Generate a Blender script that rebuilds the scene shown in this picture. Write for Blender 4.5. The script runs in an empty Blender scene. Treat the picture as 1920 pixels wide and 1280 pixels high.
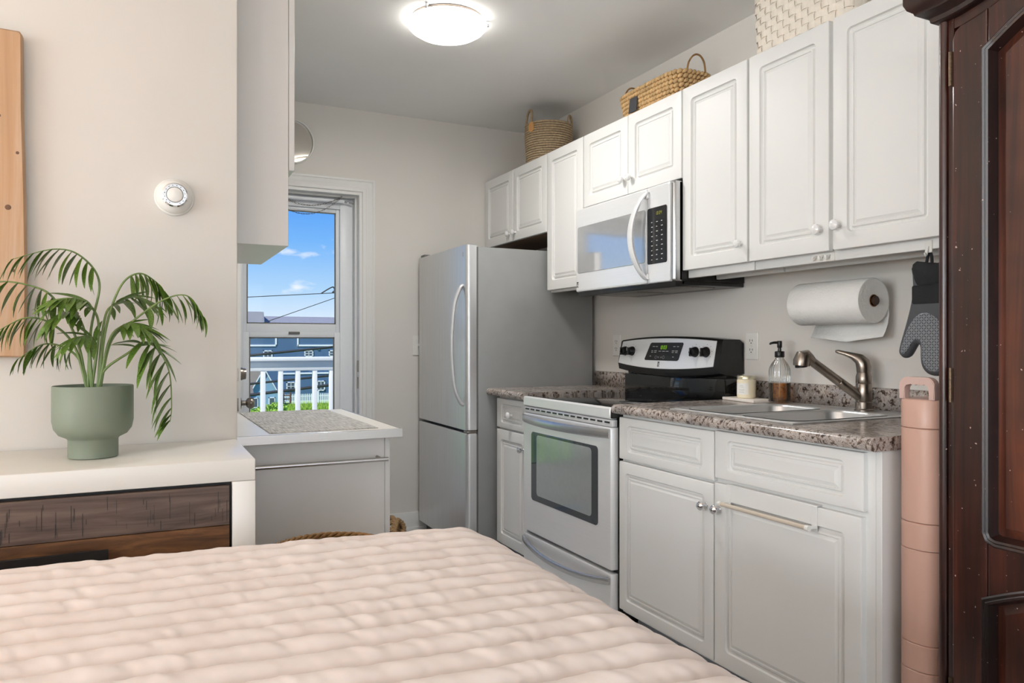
import bpy, bmesh, math, random
import numpy as np
from mathutils import Vector, Matrix
PI = math.pi
R = math.radians
random.seed(7)
SC = bpy.context.scene
COL = SC.collection

# ------------------------------------------------------------------ camera
cam_d = bpy.data.cameras.new('camera')
cam_d.sensor_width = 36.0
cam_d.lens = 36.0 * 1400.0 / 1920.0
cam_d.shift_y = 4.0 / 1920.0
cam_d.clip_start = 0.02
cam_d.clip_end = 500
cam = bpy.data.objects.new('camera', cam_d)
COL.objects.link(cam)
cam.location = (0, 0, 1.167)
YAW = math.atan2(689, 1400)
cam.rotation_euler = (PI / 2, 0, -YAW)
SC.camera = cam

# ------------------------------------------------------------------ colour management
SC.view_settings.view_transform = 'Standard'
SC.view_settings.look = 'None'
SC.view_settings.gamma = 1.0
SC.view_settings.use_curve_mapping = False
SC.view_settings.exposure = 0.52
SC.cycles.use_denoising = True
SC.cycles.use_adaptive_sampling = True
SC.cycles.adaptive_threshold = 0.03
SC.cycles.max_bounces = 8
SC.cycles.diffuse_bounces = 4
SC.cycles.glossy_bounces = 4
SC.cycles.transmission_bounces = 4
SC.cycles.transparent_max_bounces = 12
SC.cycles.sample_clamp_indirect = 6.0
SC.cycles.caustics_reflective = False
SC.cycles.caustics_refractive = False


def lin(c):
    c = c / 255.0
    return c / 12.92 if c <= 0.04045 else ((c + 0.055) / 1.055) ** 2.4


def rgb(r, g, b):
    return (lin(r), lin(g), lin(b), 1.0)


# ------------------------------------------------------------------ world sky
W = bpy.data.worlds.new('sky')
SC.world = W
W.use_nodes = True
nt = W.node_tree
nt.nodes.clear()
tc = nt.nodes.new('ShaderNodeTexCoord')
sep = nt.nodes.new('ShaderNodeSeparateXYZ')
nt.links.new(tc.outputs['Generated'], sep.inputs[0])
ramp = nt.nodes.new('ShaderNodeValToRGB')
cr = ramp.color_ramp
cr.elements[0].position = 0.0
cr.elements[0].color = rgb(232, 240, 250)
cr.elements[1].position = 1.0
cr.elements[1].color = rgb(52, 118, 214)
for p, c in ((0.02, (226, 238, 252)), (0.07, (176, 213, 250)), (0.13, (120, 182, 249)), (0.2, (78, 152, 245)), (0.4, (62, 132, 230))):
    e = cr.elements.new(p)
    e.color = rgb(*c)
nt.links.new(sep.outputs['Z'], ramp.inputs[0])
mp = nt.nodes.new('ShaderNodeMapping')
mp.inputs['Scale'].default_value = (16.0, 16.0, 44.0)
mp.inputs['Location'].default_value = (0.9, 0.4, 1.3)
nt.links.new(tc.outputs['Generated'], mp.inputs[0])
nz = nt.nodes.new('ShaderNodeTexNoise')
nz.inputs['Scale'].default_value = 1.0
nz.inputs['Detail'].default_value = 9
nz.inputs['Roughness'].default_value = 0.55
nt.links.new(mp.outputs[0], nz.inputs['Vector'])
cramp = nt.nodes.new('ShaderNodeValToRGB')
cramp.color_ramp.elements[0].position = 0.60
cramp.color_ramp.elements[0].color = (0, 0, 0, 1)
cramp.color_ramp.elements[1].position = 0.76
cramp.color_ramp.elements[1].color = (0.9, 0.9, 0.9, 1)
nt.links.new(nz.outputs[0], cramp.inputs[0])
cmix = nt.nodes.new('ShaderNodeMixRGB')
cmix.inputs[2].default_value = (0.95, 0.96, 1.0, 1)
nt.links.new(cramp.outputs[0], cmix.inputs[0])
nt.links.new(ramp.outputs[0], cmix.inputs[1])
bg = nt.nodes.new('ShaderNodeBackground')
bg.inputs['Strength'].default_value = 0.74
nt.links.new(cmix.outputs[0], bg.inputs['Color'])
wo = nt.nodes.new('ShaderNodeOutputWorld')
nt.links.new(bg.outputs[0], wo.inputs[0])


def add_light(name, kind, loc, energy, color=(1, 1, 1), aim=None, **kw):
    d = bpy.data.lights.new(name, kind)
    d.energy = energy
    d.color = color
    for k, v in kw.items():
        setattr(d, k, v)
    o = bpy.data.objects.new(name, d)
    COL.objects.link(o)
    o.location = loc
    if aim is not None:
        o.rotation_euler = Vector(aim).to_track_quat('-Z', 'Y').to_euler()
    return o


add_light('sun', 'SUN', (0, 0, 30), 3.4, (1.0, 0.96, 0.90), aim=(0.55, 0.40, -0.73), angle=R(0.6))
# daylight through the bedroom windows behind and to the left of the camera
add_light('window_daylight_rear', 'AREA', (0.1, -4.52, 1.45), 40, (0.91, 0.965, 1.0), aim=(0, 1, 0.0), shape='RECTANGLE', size=3.6, size_y=1.6)
add_light('window_daylight_side', 'AREA', (-4.62, -0.2, 1.45), 120, (0.91, 0.965, 1.0), aim=(1, 0, 0.0), shape='RECTANGLE', size=3.2, size_y=1.6)

# ------------------------------------------------------------------ materials
MATS = {}


def nodes_of(name):
    m = bpy.data.materials.new(name)
    m.use_nodes = True
    t = m.node_tree
    b = t.nodes['Principled BSDF']
    MATS[name] = m
    return m, t, b


def objcoord(t, scale=(1, 1, 1), rot=(0, 0, 0), loc=(0, 0, 0)):
    c = t.nodes.new('ShaderNodeTexCoord')
    m = t.nodes.new('ShaderNodeMapping')
    m.inputs['Scale'].default_value = scale
    m.inputs['Rotation'].default_value = rot
    m.inputs['Location'].default_value = loc
    t.links.new(c.outputs['Object'], m.inputs[0])
    return m.outputs[0]


def noise_node(t, vec, scale, detail=4, rough=0.5, dist=0.0):
    n = t.nodes.new('ShaderNodeTexNoise')
    n.inputs['Scale'].default_value = scale
    n.inputs['Detail'].default_value = detail
    n.inputs['Roughness'].default_value = rough
    n.inputs['Distortion'].default_value = dist
    t.links.new(vec, n.inputs['Vector'])
    return n.outputs[0]


def ramp_node(t, fac, stops):
    r = t.nodes.new('ShaderNodeValToRGB')
    e = r.color_ramp.elements
    e[0].position, e[0].color = stops[0]
    e[1].position, e[1].color = stops[-1]
    for p, c in stops[1:-1]:
        x = e.new(p)
        x.color = c
    t.links.new(fac, r.inputs[0])
    return r.outputs[0]


def bump(t, b, fac, strength, dist=0.002):
    n = t.nodes.new('ShaderNodeBump')
    n.inputs['Strength'].default_value = strength
    n.inputs['Distance'].default_value = dist
    t.links.new(fac, n.inputs['Height'])
    t.links.new(n.outputs[0], b.inputs['Normal'])


def shade(c, k):
    return (min(1, c[0] * k), min(1, c[1] * k), min(1, c[2] * k), 1)


def pm(name, col, rough=0.5, metal=0.0, scale=40.0, amt=0.04, stretch=(1, 1, 1), bmp=0.0, bscale=None, coat=0.0, spec=0.5, emit=None, estr=0.0, bdist=0.002):
    m, t, b = nodes_of(name)
    v = objcoord(t, stretch)
    f = noise_node(t, v, scale)
    c = ramp_node(t, f, [(0.3, shade(col, 1 - amt)), (0.7, shade(col, 1 + amt))])
    t.links.new(c, b.inputs['Base Color'])
    b.inputs['Roughness'].default_value = rough
    b.inputs['Metallic'].default_value = metal
    b.inputs['Specular IOR Level'].default_value = spec
    b.inputs['Coat Weight'].default_value = coat
    if bmp:
        f2 = noise_node(t, v, bscale or scale * 3, 3)
        bump(t, b, f2, bmp, bdist)
    if emit:
        b.inputs['Emission Color'].default_value = emit
        b.inputs['Emission Strength'].default_value = estr
    return m


def glass_mat(name, tint=(1, 1, 1, 1), gloss=0.1, rough=0.0, edge=1.0):
    m = bpy.data.materials.new(name)
    m.use_nodes = True
    t = m.node_tree
    t.nodes.clear()
    o = t.nodes.new('ShaderNodeOutputMaterial')
    tr = t.nodes.new('ShaderNodeBsdfTransparent')
    tr.inputs[0].default_value = tint
    g = t.nodes.new('ShaderNodeBsdfGlossy')
    g.inputs['Roughness'].default_value = rough
    fr = t.nodes.new('ShaderNodeFresnel')
    fr.inputs[0].default_value = 1.45
    mm = t.nodes.new('ShaderNodeMath')
    mm.operation = 'MULTIPLY_ADD'
    mm.inputs[1].default_value = edge
    mm.inputs[2].default_value = gloss
    t.links.new(fr.outputs[0], mm.inputs[0])
    mx = t.nodes.new('ShaderNodeMixShader')
    t.links.new(mm.outputs[0], mx.inputs[0])
    t.links.new(tr.outputs[0], mx.inputs[1])
    t.links.new(g.outputs[0], mx.inputs[2])
    t.links.new(mx.outputs[0], o.inputs[0])
    MATS[name] = m
    return m


pm('wall_paint', rgb(228, 223, 216), 0.75, amt=0.012, scale=3, bmp=0.05, bscale=180)
pm('ceiling_paint', rgb(245, 244, 242), 0.85, amt=0.012, scale=3, bmp=0.12, bscale=120)
pm('trim_paint', rgb(232, 230, 226), 0.4, amt=0.01)
pm('cabinet_white', rgb(232, 231, 228), 0.45, amt=0.006, scale=6)
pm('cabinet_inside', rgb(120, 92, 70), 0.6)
pm('melamine_white', rgb(226, 224, 221), 0.35, amt=0.008, scale=5)
pm('dresser_white', rgb(240, 237, 230), 0.3, amt=0.01, scale=4)
pm('plastic_white', rgb(236, 234, 228), 0.35, amt=0.01)
pm('steel', rgb(205, 205, 205), 0.27, 1.0, scale=4, amt=0.03, stretch=(1, 1, 60), bmp=0.05, bscale=14)
pm('steel_bright', rgb(241, 241, 241), 0.30, 0.32, scale=4, amt=0.015, stretch=(1, 1, 40), bmp=0.04, bscale=14)
pm('fridge_steel', rgb(214, 214, 214), 0.33, 0.8, scale=3, amt=0.05, stretch=(40, 1, 1), bmp=0.04, bscale=14)
pm('fridge_side', rgb(150, 151, 150), 0.42, 0.1, scale=6, amt=0.05, bmp=0.12, bscale=260, bdist=0.001)
pm('sink_steel', rgb(226, 226, 225), 0.3, 0.75, scale=4, amt=0.02, stretch=(1, 30, 1))
pm('chrome', rgb(225, 225, 228), 0.08, 1.0, amt=0.01)
pm('old_brass', rgb(92, 74, 56), 0.4, 0.7, scale=200, amt=0.4)
pm('nickel', rgb(150, 140, 130), 0.28, 1.0, scale=30, amt=0.05)
pm('black_plastic', rgb(24, 23, 22), 0.3, amt=0.1)
pm('black_gloss', rgb(12, 12, 13), 0.06, amt=0.1, coat=0.5)
pm('display_black', rgb(38, 37, 35), 0.32, amt=0.05, spec=0.35)
pm('black_metal', rgb(30, 29, 28), 0.4, 0.3, amt=0.1)
pm('kick_gray', rgb(128, 132, 140), 0.5, amt=0.05)
pm('floor_vinyl', rgb(200, 198, 194), 0.45, amt=0.08, scale=5, stretch=(1, 8, 1))
pm('pot_green', rgb(126, 136, 119), 0.55, amt=0.025, scale=8)
pm('soil', rgb(52, 38, 30), 0.95, amt=0.4, scale=60, bmp=0.8, bscale=90)
pm('stem_green', rgb(118, 140, 82), 0.5, amt=0.15, scale=30)
pm('wax', rgb(238, 226, 196), 0.4, amt=0.02)
pm('label_paper', rgb(242, 240, 234), 0.7, amt=0.02)
pm('lid_tin', rgb(216, 208, 180), 0.3, 0.7, amt=0.03)
pm('marble_board', rgb(238, 228, 218), 0.35, amt=0.08, scale=9)
pm('paper', rgb(244, 243, 239), 0.9, amt=0.012, scale=30, bmp=0.7, bscale=95, bdist=0.003)
pm('cardboard', rgb(128, 88, 58), 0.8, amt=0.1)
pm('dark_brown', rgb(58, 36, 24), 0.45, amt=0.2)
pm('mitt_black', rgb(26, 26, 28), 0.85, amt=0.1, bmp=0.3, bscale=300)
pm('mitt_silicone', rgb(76, 78, 82), 0.42, amt=0.05)
pm('wood_dowel', rgb(212, 198, 180), 0.5, amt=0.08, scale=10, stretch=(1, 1, 1))
pm('leather_tag', rgb(214, 160, 100), 0.5, amt=0.05)
pm('slate', rgb(66, 66, 70), 0.6, amt=0.05)
pm('rope_coil', rgb(172, 150, 120), 0.9, amt=0.25, scale=90, bmp=0.3, bscale=200)
pm('hyacinth', rgb(206, 170, 120), 0.7, amt=0.2, scale=45, bmp=0.4, bscale=120)
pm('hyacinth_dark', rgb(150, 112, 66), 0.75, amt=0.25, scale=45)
pm('poplar_strip', rgb(240, 229, 214), 0.65, amt=0.04, scale=25)
pm('wicker', rgb(150, 112, 66), 0.7, amt=0.3, scale=90, bmp=0.4, bscale=150)
pm('jute', rgb(178, 144, 102), 0.85, amt=0.3, scale=160, bmp=0.6, bscale=240)
pm('rail_white', rgb(238, 239, 238), 0.5, amt=0.01)
pm('vinyl_white', rgb(236, 238, 240), 0.35, amt=0.01)
pm('gasket_gray', rgb(110, 108, 104), 0.5, amt=0.03)  # plain grey of gaskets, glazing beads, sash latch and hinge cover
pm('siding_blue', rgb(80, 110, 144), 0.7, amt=0.08, scale=1.5, stretch=(1, 1, 8))
pm('siding_pale', rgb(140, 178, 204), 0.7, amt=0.05, scale=1.5, stretch=(1, 1, 8))
pm('roof_gray', rgb(140, 140, 146), 0.9, amt=0.08, scale=3)
pm('roof_brown', rgb(120, 112, 104), 0.9, amt=0.12, scale=4)
pm('house_trim', rgb(236, 240, 244), 0.6, amt=0.01)
pm('far_window', rgb(86, 100, 116), 0.15, amt=0.1)
pm('grass', rgb(138, 176, 62), 0.9, amt=0.35, scale=3, bmp=0.5, bscale=20)
pm('bush_leaf', rgb(150, 186, 70), 0.7, amt=0.3, scale=4)
pm('tree_leaf', rgb(120, 160, 50), 0.7, amt=0.35, scale=2)
pm('trunk', rgb(92, 74, 58), 0.9, amt=0.2)
pm('fence_brown', rgb(112, 84, 66), 0.8, amt=0.15)
pm('cable_black', rgb(44, 46, 50), 0.6, amt=0.1)
pm('deck_gray', rgb(170, 168, 164), 0.7, amt=0.08, scale=6)
pm('display_green', rgb(60, 80, 10), 0.5, emit=rgb(150, 215, 40), estr=0.45)
pm('display_dim', rgb(60, 60, 20), 0.5, emit=rgb(190, 190, 60), estr=0.35)
pm('print_white', rgb(190, 190, 188), 0.5, amt=0.02)
pm('print_black', rgb(30, 30, 30), 0.4, amt=0.05)
pm('mattress_white', rgb(236, 232, 226), 0.9, amt=0.02)
pm('bed_wood', rgb(120, 92, 70), 0.6, amt=0.15, scale=8)
pm('lamp_shade_cloth', rgb(244, 232, 210), 0.9, amt=0.02)
t = MATS['lamp_shade_cloth'].node_tree
tl_ = t.nodes.new('ShaderNodeBsdfTranslucent')
tl_.inputs[0].default_value = rgb(244, 226, 196)
mx = t.nodes.new('ShaderNodeMixShader')
mx.inputs[0].default_value = 0.6
t.links.new(t.nodes['Principled BSDF'].outputs[0], mx.inputs[1])
t.links.new(tl_.outputs[0], mx.inputs[2])
t.links.new(mx.outputs[0], t.nodes['Material Output'].inputs[0])
pm('pink_plastic', rgb(206, 166, 149), 0.34, amt=0.01, scale=4)
pm('pink_handle', rgb(206, 176, 166), 0.5, amt=0.01)
pm('porcelain', rgb(240, 238, 236), 0.15, amt=0.01, coat=0.4)
pm('mirror', rgb(214, 208, 200), 0.03, 1.0, amt=0.005)
pm('filter_metal', rgb(150, 146, 140), 0.45, 0.7, scale=200, amt=0.3)
pm('oven_glass', rgb(70, 74, 76), 0.08, 0.25, amt=0.03, coat=0.6)
pm('oven_glass_inner', rgb(176, 181, 181), 0.1, 0.35, amt=0.03, coat=0.6)
pm('microwave_glass', rgb(206, 206, 206), 0.08, 0.62, amt=0.02)
pm('microwave_keys', rgb(40, 40, 42), 0.12, 0.3, amt=0.05, coat=0.4)
glass_mat('clear_glass', (0.98, 0.99, 0.985, 1), 0.0, 0.0, 0.14)
glass_mat('bottle_glass', (0.97, 0.98, 0.98, 1), 0.05, 0.03, 0.7)
pm('crystal', rgb(238, 238, 236), 0.08, amt=0.01, coat=1.0)
glass_mat('amber_soap', (1.0, 0.62, 0.2, 1), 0.02, 0.05)

# shade of the ceiling lamp gives off light
m, t, b = nodes_of('lamp_glass')
b.inputs['Base Color'].default_value = rgb(245, 243, 238)
b.inputs['Roughness'].default_value = 0.3
b.inputs['Emission Color'].default_value = (1.0, 0.965, 0.91, 1)
b.inputs['Emission Strength'].default_value = 5.5

# mottled brown-grey laminate worktop
m, t, b = nodes_of('laminate_stone')
v = objcoord(t)
n1 = noise_node(t, v, 66, 10, 0.74, 0.15)
c1 = ramp_node(t, n1, [(0.33, rgb(34, 30, 31)), (0.42, rgb(88, 76, 72)), (0.475, rgb(158, 142, 130)), (0.52, rgb(214, 206, 199)), (0.575, rgb(156, 146, 142)), (0.66, rgb(238, 232, 227))])
n2 = noise_node(t, v, 9, 5, 0.6, 0.3)
c2 = ramp_node(t, n2, [(0.36, (0.6, 0.58, 0.58, 1)), (0.6, (1.0, 0.98, 0.96, 1))])
mx = t.nodes.new('ShaderNodeMixRGB')
mx.blend_type = 'MULTIPLY'
mx.inputs[0].default_value = 0.9
t.links.new(c1, mx.inputs[1])
t.links.new(c2, mx.inputs[2])
t.links.new(mx.outputs[0], b.inputs['Base Color'])
b.inputs['Roughness'].default_value = 0.2

# rosy quilt
m, t, b = nodes_of('quilt_cotton')
v = objcoord(t)
n1 = noise_node(t, v, 14, 4)
c1 = ramp_node(t, n1, [(0.3, rgb(222, 208, 200)), (0.7, rgb(231, 219, 212))])
t.links.new(c1, b.inputs['Base Color'])
b.inputs['Roughness'].default_value = 0.85
b.inputs['Sheen Weight'].default_value = 0.15
n2 = noise_node(t, v, 500, 2)
bump(t, b, n2, 0.08, 0.001)


def wood(name, stops, stretch, scale, rough, coat=0.0, specks=False, dist=1.2, bmp=0.15):
    m, t, b = nodes_of(name)
    v = objcoord(t, stretch)
    n1 = noise_node(t, v, scale, 8, 0.6, dist)
    c = ramp_node(t, n1, stops)
    if specks:
        v2 = objcoord(t)
        vo = t.nodes.new('ShaderNodeTexNoise')
        vo.inputs['Scale'].default_value = 130
        vo.inputs['Detail'].default_value = 1
        t.links.new(v2, vo.inputs['Vector'])
        s = ramp_node(t, vo.outputs[0], [(0.775, (0, 0, 0, 1)), (0.80, (1, 1, 1, 1))])
        big = noise_node(t, v2, 3.0, 3, 0.6)
        d = ramp_node(t, big, [(0.35, (0.45, 0.42, 0.45, 1)), (0.65, (1.25, 1.15, 1.05, 1))])
        mu = t.nodes.new('ShaderNodeMixRGB')
        mu.blend_type = 'MULTIPLY'
        mu.inputs[0].default_value = 1
        t.links.new(c, mu.inputs[1])
        t.links.new(d, mu.inputs[2])
        mx = t.nodes.new('ShaderNodeMixRGB')
        mx.inputs[2].default_value = rgb(206, 180, 168)
        t.links.new(s, mx.inputs[0])
        t.links.new(mu.outputs[0], mx.inputs[1])
        c = mx.outputs[0]
    t.links.new(c, b.inputs['Base Color'])
    b.inputs['Roughness'].default_value = rough
    b.inputs['Coat Weight'].default_value = coat
    b.inputs['Coat Roughness'].default_value = 0.15
    bump(t, b, n1, bmp, 0.001)
    return m


wood('mahogany', [(0.3, rgb(34, 16, 13)), (0.5, rgb(62, 30, 22)), (0.7, rgb(88, 44, 30))], (30, 30, 1.2), 1.0, 0.34, 0.45, True)
wood('mahogany_panel', [(0.3, rgb(40, 18, 13)), (0.5, rgb(74, 36, 24)), (0.7, rgb(106, 56, 34))], (24, 24, 1.0), 1.0, 0.36, 0.4, True)
wood('mahogany_dark', [(0.3, rgb(22, 11, 10)), (0.7, rgb(52, 26, 20))], (20, 20, 2), 1.0, 0.4, 0.2, True)
wood('plank_light', [(0.28, rgb(164, 124, 88)), (0.5, rgb(190, 152, 116)), (0.72, rgb(204, 178, 156))], (14, 14, 0.9), 1.0, 0.6)
wood('plank_dark', [(0.28, rgb(40, 28, 24)), (0.42, rgb(74, 56, 48)), (0.55, rgb(98, 80, 70)), (0.75, rgb(128, 106, 88))], (2.0, 1, 26), 1.0, 0.42, 0.15)
wood('plank_brown', [(0.3, rgb(50, 30, 18)), (0.5, rgb(96, 64, 38)), (0.72, rgb(140, 96, 58))], (5, 1, 30), 1.0, 0.4, 0.15)
wood('saw_dark', [(0.3, rgb(30, 22, 20)), (0.7, rgb(52, 40, 34))], (20, 1, 8), 1.0, 0.5)

# grey woven placemat
m, t, b = nodes_of('placemat_weave')
va = objcoord(t, (220, 14, 1))
vb = objcoord(t, (14, 220, 1))
na = noise_node(t, va, 1.0, 5, 0.6)
nb = noise_node(t, vb, 1.0, 5, 0.6)
mx = t.nodes.new('ShaderNodeMath')
mx.operation = 'ADD'
t.links.new(na, mx.inputs[0])
t.links.new(nb, mx.inputs[1])
hf = t.nodes.new('ShaderNodeMath')
hf.operation = 'MULTIPLY'
hf.inputs[1].default_value = 0.5
t.links.new(mx.outputs[0], hf.inputs[0])
c = ramp_node(t, hf.outputs[0], [(0.38, rgb(118, 117, 116)), (0.5, rgb(190, 188, 184)), (0.62, rgb(228, 226, 221))])
t.links.new(c, b.inputs['Base Color'])
b.inputs['Roughness'].default_value = 0.8
bump(t, b, hf.outputs[0], 0.5, 0.002)

# leaf blade, slightly translucent
m, t, b = nodes_of('palm_leaf')
v = objcoord(t, (1, 1, 1))
n1 = noise_node(t, v, 30, 3)
c = ramp_node(t, n1, [(0.3, rgb(62, 90, 30)), (0.7, rgb(112, 144, 58))])
t.links.new(c, b.inputs['Base Color'])
b.inputs['Roughness'].default_value = 0.38
b.inputs['Subsurface Weight'].default_value = 0.0

# silicone grip pattern: diamonds cut as dark crossing strokes
m, t, b = nodes_of('mitt_grip')
v = objcoord(t, (1, 1, 1), (0, 0, 0))
sx = t.nodes.new('ShaderNodeSeparateXYZ')
t.links.new(v, sx.inputs[0])


def mnode(op, a, bv=None):
    n = t.nodes.new('ShaderNodeMath')
    n.operation = op
    for i, q in enumerate((a, bv)):
        if q is None:
            continue
        if isinstance(q, (int, float)):
            n.inputs[i].default_value = q
        else:
            t.links.new(q, n.inputs[i])
    return n.outputs[0]


s1 = mnode('ADD', sx.outputs['X'], sx.outputs['Z'])
s2 = mnode('SUBTRACT', sx.outputs['X'], sx.outputs['Z'])
w1 = mnode('ABSOLUTE', mnode('SINE', mnode('MULTIPLY', s1, 203.0)))
w2 = mnode('ABSOLUTE', mnode('SINE', mnode('MULTIPLY', s2, 203.0)))
mn = mnode('MINIMUM', w1, w2)
mxx = mnode('MAXIMUM', w1, w2)
g1 = mnode('LESS_THAN', mn, 0.27)
g2 = mnode('GREATER_THAN', mxx, 0.55)
gg = mnode('MULTIPLY', g1, g2)
c = ramp_node(t, gg, [(0.0, rgb(128, 131, 136)), (1.0, rgb(20, 21, 24))])
t.links.new(c, b.inputs['Base Color'])
b.inputs['Roughness'].default_value = 0.4
M = MATS


# ------------------------------------------------------------------ mesh helpers
class MB:
    def __init__(self):
        self.bm = bmesh.new()

    def box(self, x0, x1, y0, y1, z0, z1, bev=0.0, seg=2):
        r = bmesh.ops.create_cube(self.bm, size=1.0)
        vs = r['verts']
        for v in vs:
            v.co = Vector(((x0 + x1) / 2 + v.co.x * (x1 - x0), (y0 + y1) / 2 + v.co.y * (y1 - y0), (z0 + z1) / 2 + v.co.z * (z1 - z0)))
        if bev > 0:
            es = list({e for v in vs for e in v.link_edges})
            bmesh.ops.bevel(self.bm, geom=es, offset=bev, segments=seg, profile=0.5, affect='EDGES')
        return self

    def loft(self, loops, cap0=True, cap1=True, close=True):
        rows = [[self.bm.verts.new(p) for p in lp] for lp in loops]
        n = len(rows[0])
        for a, b_ in zip(rows[:-1], rows[1:]):
            for i in range(n if close else n - 1):
                j = (i + 1) % n
                try:
                    self.bm.faces.new((a[i], a[j], b_[j], b_[i]))
                except ValueError:
                    pass
        if cap0:
            self.bm.faces.new(rows[0][::-1])
        if cap1:
            self.bm.faces.new(rows[-1])
        return self

    def tube(self, pts, r, n=10, caps=True, closed=False, flat=None):
        pts = [Vector(p) for p in pts]
        k = len(pts)
        rs = r if isinstance(r, (list, tuple)) else [r] * k
        loops = []
        up = None
        for i, p in enumerate(pts):
            if closed:
                tg = (pts[(i + 1) % k] - pts[i - 1]).normalized()
            else:
                tg = (pts[min(i + 1, k - 1)] - pts[max(i - 1, 0)]).normalized()
            if up is None:
                up = Vector((0, 0, 1)) if abs(tg.z) < 0.9 else Vector((0, 1, 0))
            s = tg.cross(up).normalized()
            up = s.cross(tg).normalized()
            fx, fz = flat if flat else (1, 1)
            loops.append([p + s * (math.cos(2 * PI * q / n) * rs[i] * fx) + up * (math.sin(2 * PI * q / n) * rs[i] * fz) for q in range(n)])
        if closed:
            loops.append(loops[0])
            return self.loft(loops, False, False)
        return self.loft(loops, caps, caps)

    def lathe(self, prof, n=32, o=(0, 0, 0), axis='z', cap0=True, cap1=True, rib=None):
        o = Vector(o)
        loops = []
        for r, h in prof:
            lp = []
            for q in range(n):
                a = 2 * PI * q / n
                rr = r * (1 + (rib[1] * math.cos(rib[0] * a) if rib else 0))
                c, s = rr * math.cos(a), rr * math.sin(a)
                if axis == 'z':
                    d = Vector((c, s, h))
                elif axis == 'y':
                    d = Vector((c, h, -s))
                else:
                    d = Vector((h, c, s))
                lp.append(o + d)
            loops.append(lp)
        return self.loft(loops, cap0, cap1)

    def prism(self, poly, y0, y1, bev=0.0):
        # poly: (x, z) outline extruded along y
        a = [(x, y0, z) for x, z in poly]
        b_ = [(x, y1, z) for x, z in poly]
        return self.loft([a, b_])

    def quad(self, *p):
        self.bm.faces.new([self.bm.verts.new(q) for q in p])
        return self

    def xf(self, mat):
        bmesh.ops.transform(self.bm, matrix=mat, verts=self.bm.verts)
        return self

    def mesh(self, name, smooth=True, ang=38):
        bmesh.ops.recalc_face_normals(self.bm, faces=self.bm.faces)
        if smooth:
            lim = R(ang)
            for f in self.bm.faces:
                f.smooth = len(f.verts) <= 4
            for e in self.bm.edges:
                if len(e.link_faces) == 2:
                    try:
                        if e.calc_face_angle() > lim:
                            e.smooth = False
                    except ValueError:
                        pass
        me = bpy.data.meshes.new(name)
        self.bm.to_mesh(me)
        self.bm.free()
        return me

    def build(self, name, mat, parent=None, smooth=True, ang=38):
        return mk(name, self.mesh(name, smooth, ang), mat, parent)


def mk(name, me, mat, parent=None):
    o = bpy.data.objects.new(name, me)
    if not me.materials:
        me.materials.append(M[mat] if isinstance(mat, str) else mat)
    COL.objects.link(o)
    if parent:
        o.parent = parent
    return o


def thing(name, label, cat, loc=(0, 0, 0), rz=0.0, group=None):
    o = bpy.data.objects.new(name, None)
    o.empty_display_size = 0.05
    COL.objects.link(o)
    o.location = loc
    o.rotation_euler = (0, 0, rz)
    o['label'] = label
    o['category'] = cat
    if group:
        o['group'] = group
    return o


def tag(o, label, cat, group=None):
    o['label'] = label
    o['category'] = cat
    if group:
        o['group'] = group
    return o


def struct(o):
    o['kind'] = 'structure'
    return o


def box(name, mat, parent, x0, x1, y0, y1, z0, z1, bev=0.0, seg=2):
    return MB().box(x0, x1, y0, y1, z0, z1, bev, seg).build(name, mat, parent)


def rrect(x0, x1, z0, z1, r, seg=5):
    r = max(1e-5, min(r, (x1 - x0) / 2 - 1e-5, (z1 - z0) / 2 - 1e-5))
    out = []
    for cx, cz, a0 in ((x1 - r, z1 - r, 0), (x0 + r, z1 - r, 90), (x0 + r, z0 + r, 180), (x1 - r, z0 + r, 270)):
        for q in range(seg + 1):
            a = R(a0 + 90 * q / seg)
            out.append((cx + r * math.cos(a), cz + r * math.sin(a)))
    return out


def rect_loft(x0, x1, z0, z1, prof, seg=5, mb=None, xe=0.0):
    # nested rounded rectangles: (inset, y, corner radius)
    mb = mb or MB()
    loops = []
    for k_, (ins, y, r) in enumerate(prof):
        e = xe if k_ >= 4 else 0.0
        loops.append([(x, y, z) for x, z in rrect(x0 + ins + e, x1 - ins - e, z0 + ins, z1 - ins, r, seg)])
    return mb.loft(loops)


def offset_poly(poly, d):
    n = len(poly)
    area = sum(poly[i][0] * poly[(i + 1) % n][1] - poly[(i + 1) % n][0] * poly[i][1] for i in range(n))
    sg = 1 if area > 0 else -1
    out = []
    for i in range(n):
        p0, p1, p2 = Vector(poly[i - 1]), Vector(poly[i]), Vector(poly[(i + 1) % n])
        e1 = (p1 - p0).normalized()
        e2 = (p2 - p1).normalized()
        n1 = Vector((-e1.y, e1.x)) * sg
        n2 = Vector((-e2.y, e2.x)) * sg
        b_ = (n1 + n2)
        if b_.length < 1e-6:
            b_ = n1
        b_.normalize()
        k = d / max(0.45, b_.dot(n1))
        out.append((p1.x + b_.x * k, p1.y + b_.y * k))
    return out


def outline_loft(poly, prof, mb=None, cap0=True, cap1=True):
    mb = mb or MB()
    return mb.loft([[(x, y, z) for x, z in offset_poly(poly, ins)] for ins, y in prof], cap0, cap1)


def bez(pts, n):
    # Catmull-Rom through the points
    P = [Vector(p) for p in pts]
    P = [P[0] * 2 - P[1]] + P + [P[-1] * 2 - P[-2]]
    out = []
    segs = len(P) - 3
    for i in range(n + 1):
        s = i / n * segs
        k = min(int(s), segs - 1)
        u = s - k
        a, b_, c, d = P[k:k + 4]
        out.append(0.5 * ((2 * b_) + (c - a) * u + (2 * a - 5 * b_ + 4 * c - d) * u * u + (3 * b_ - a - 3 * c + d) * u ** 3))
    return out


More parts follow.
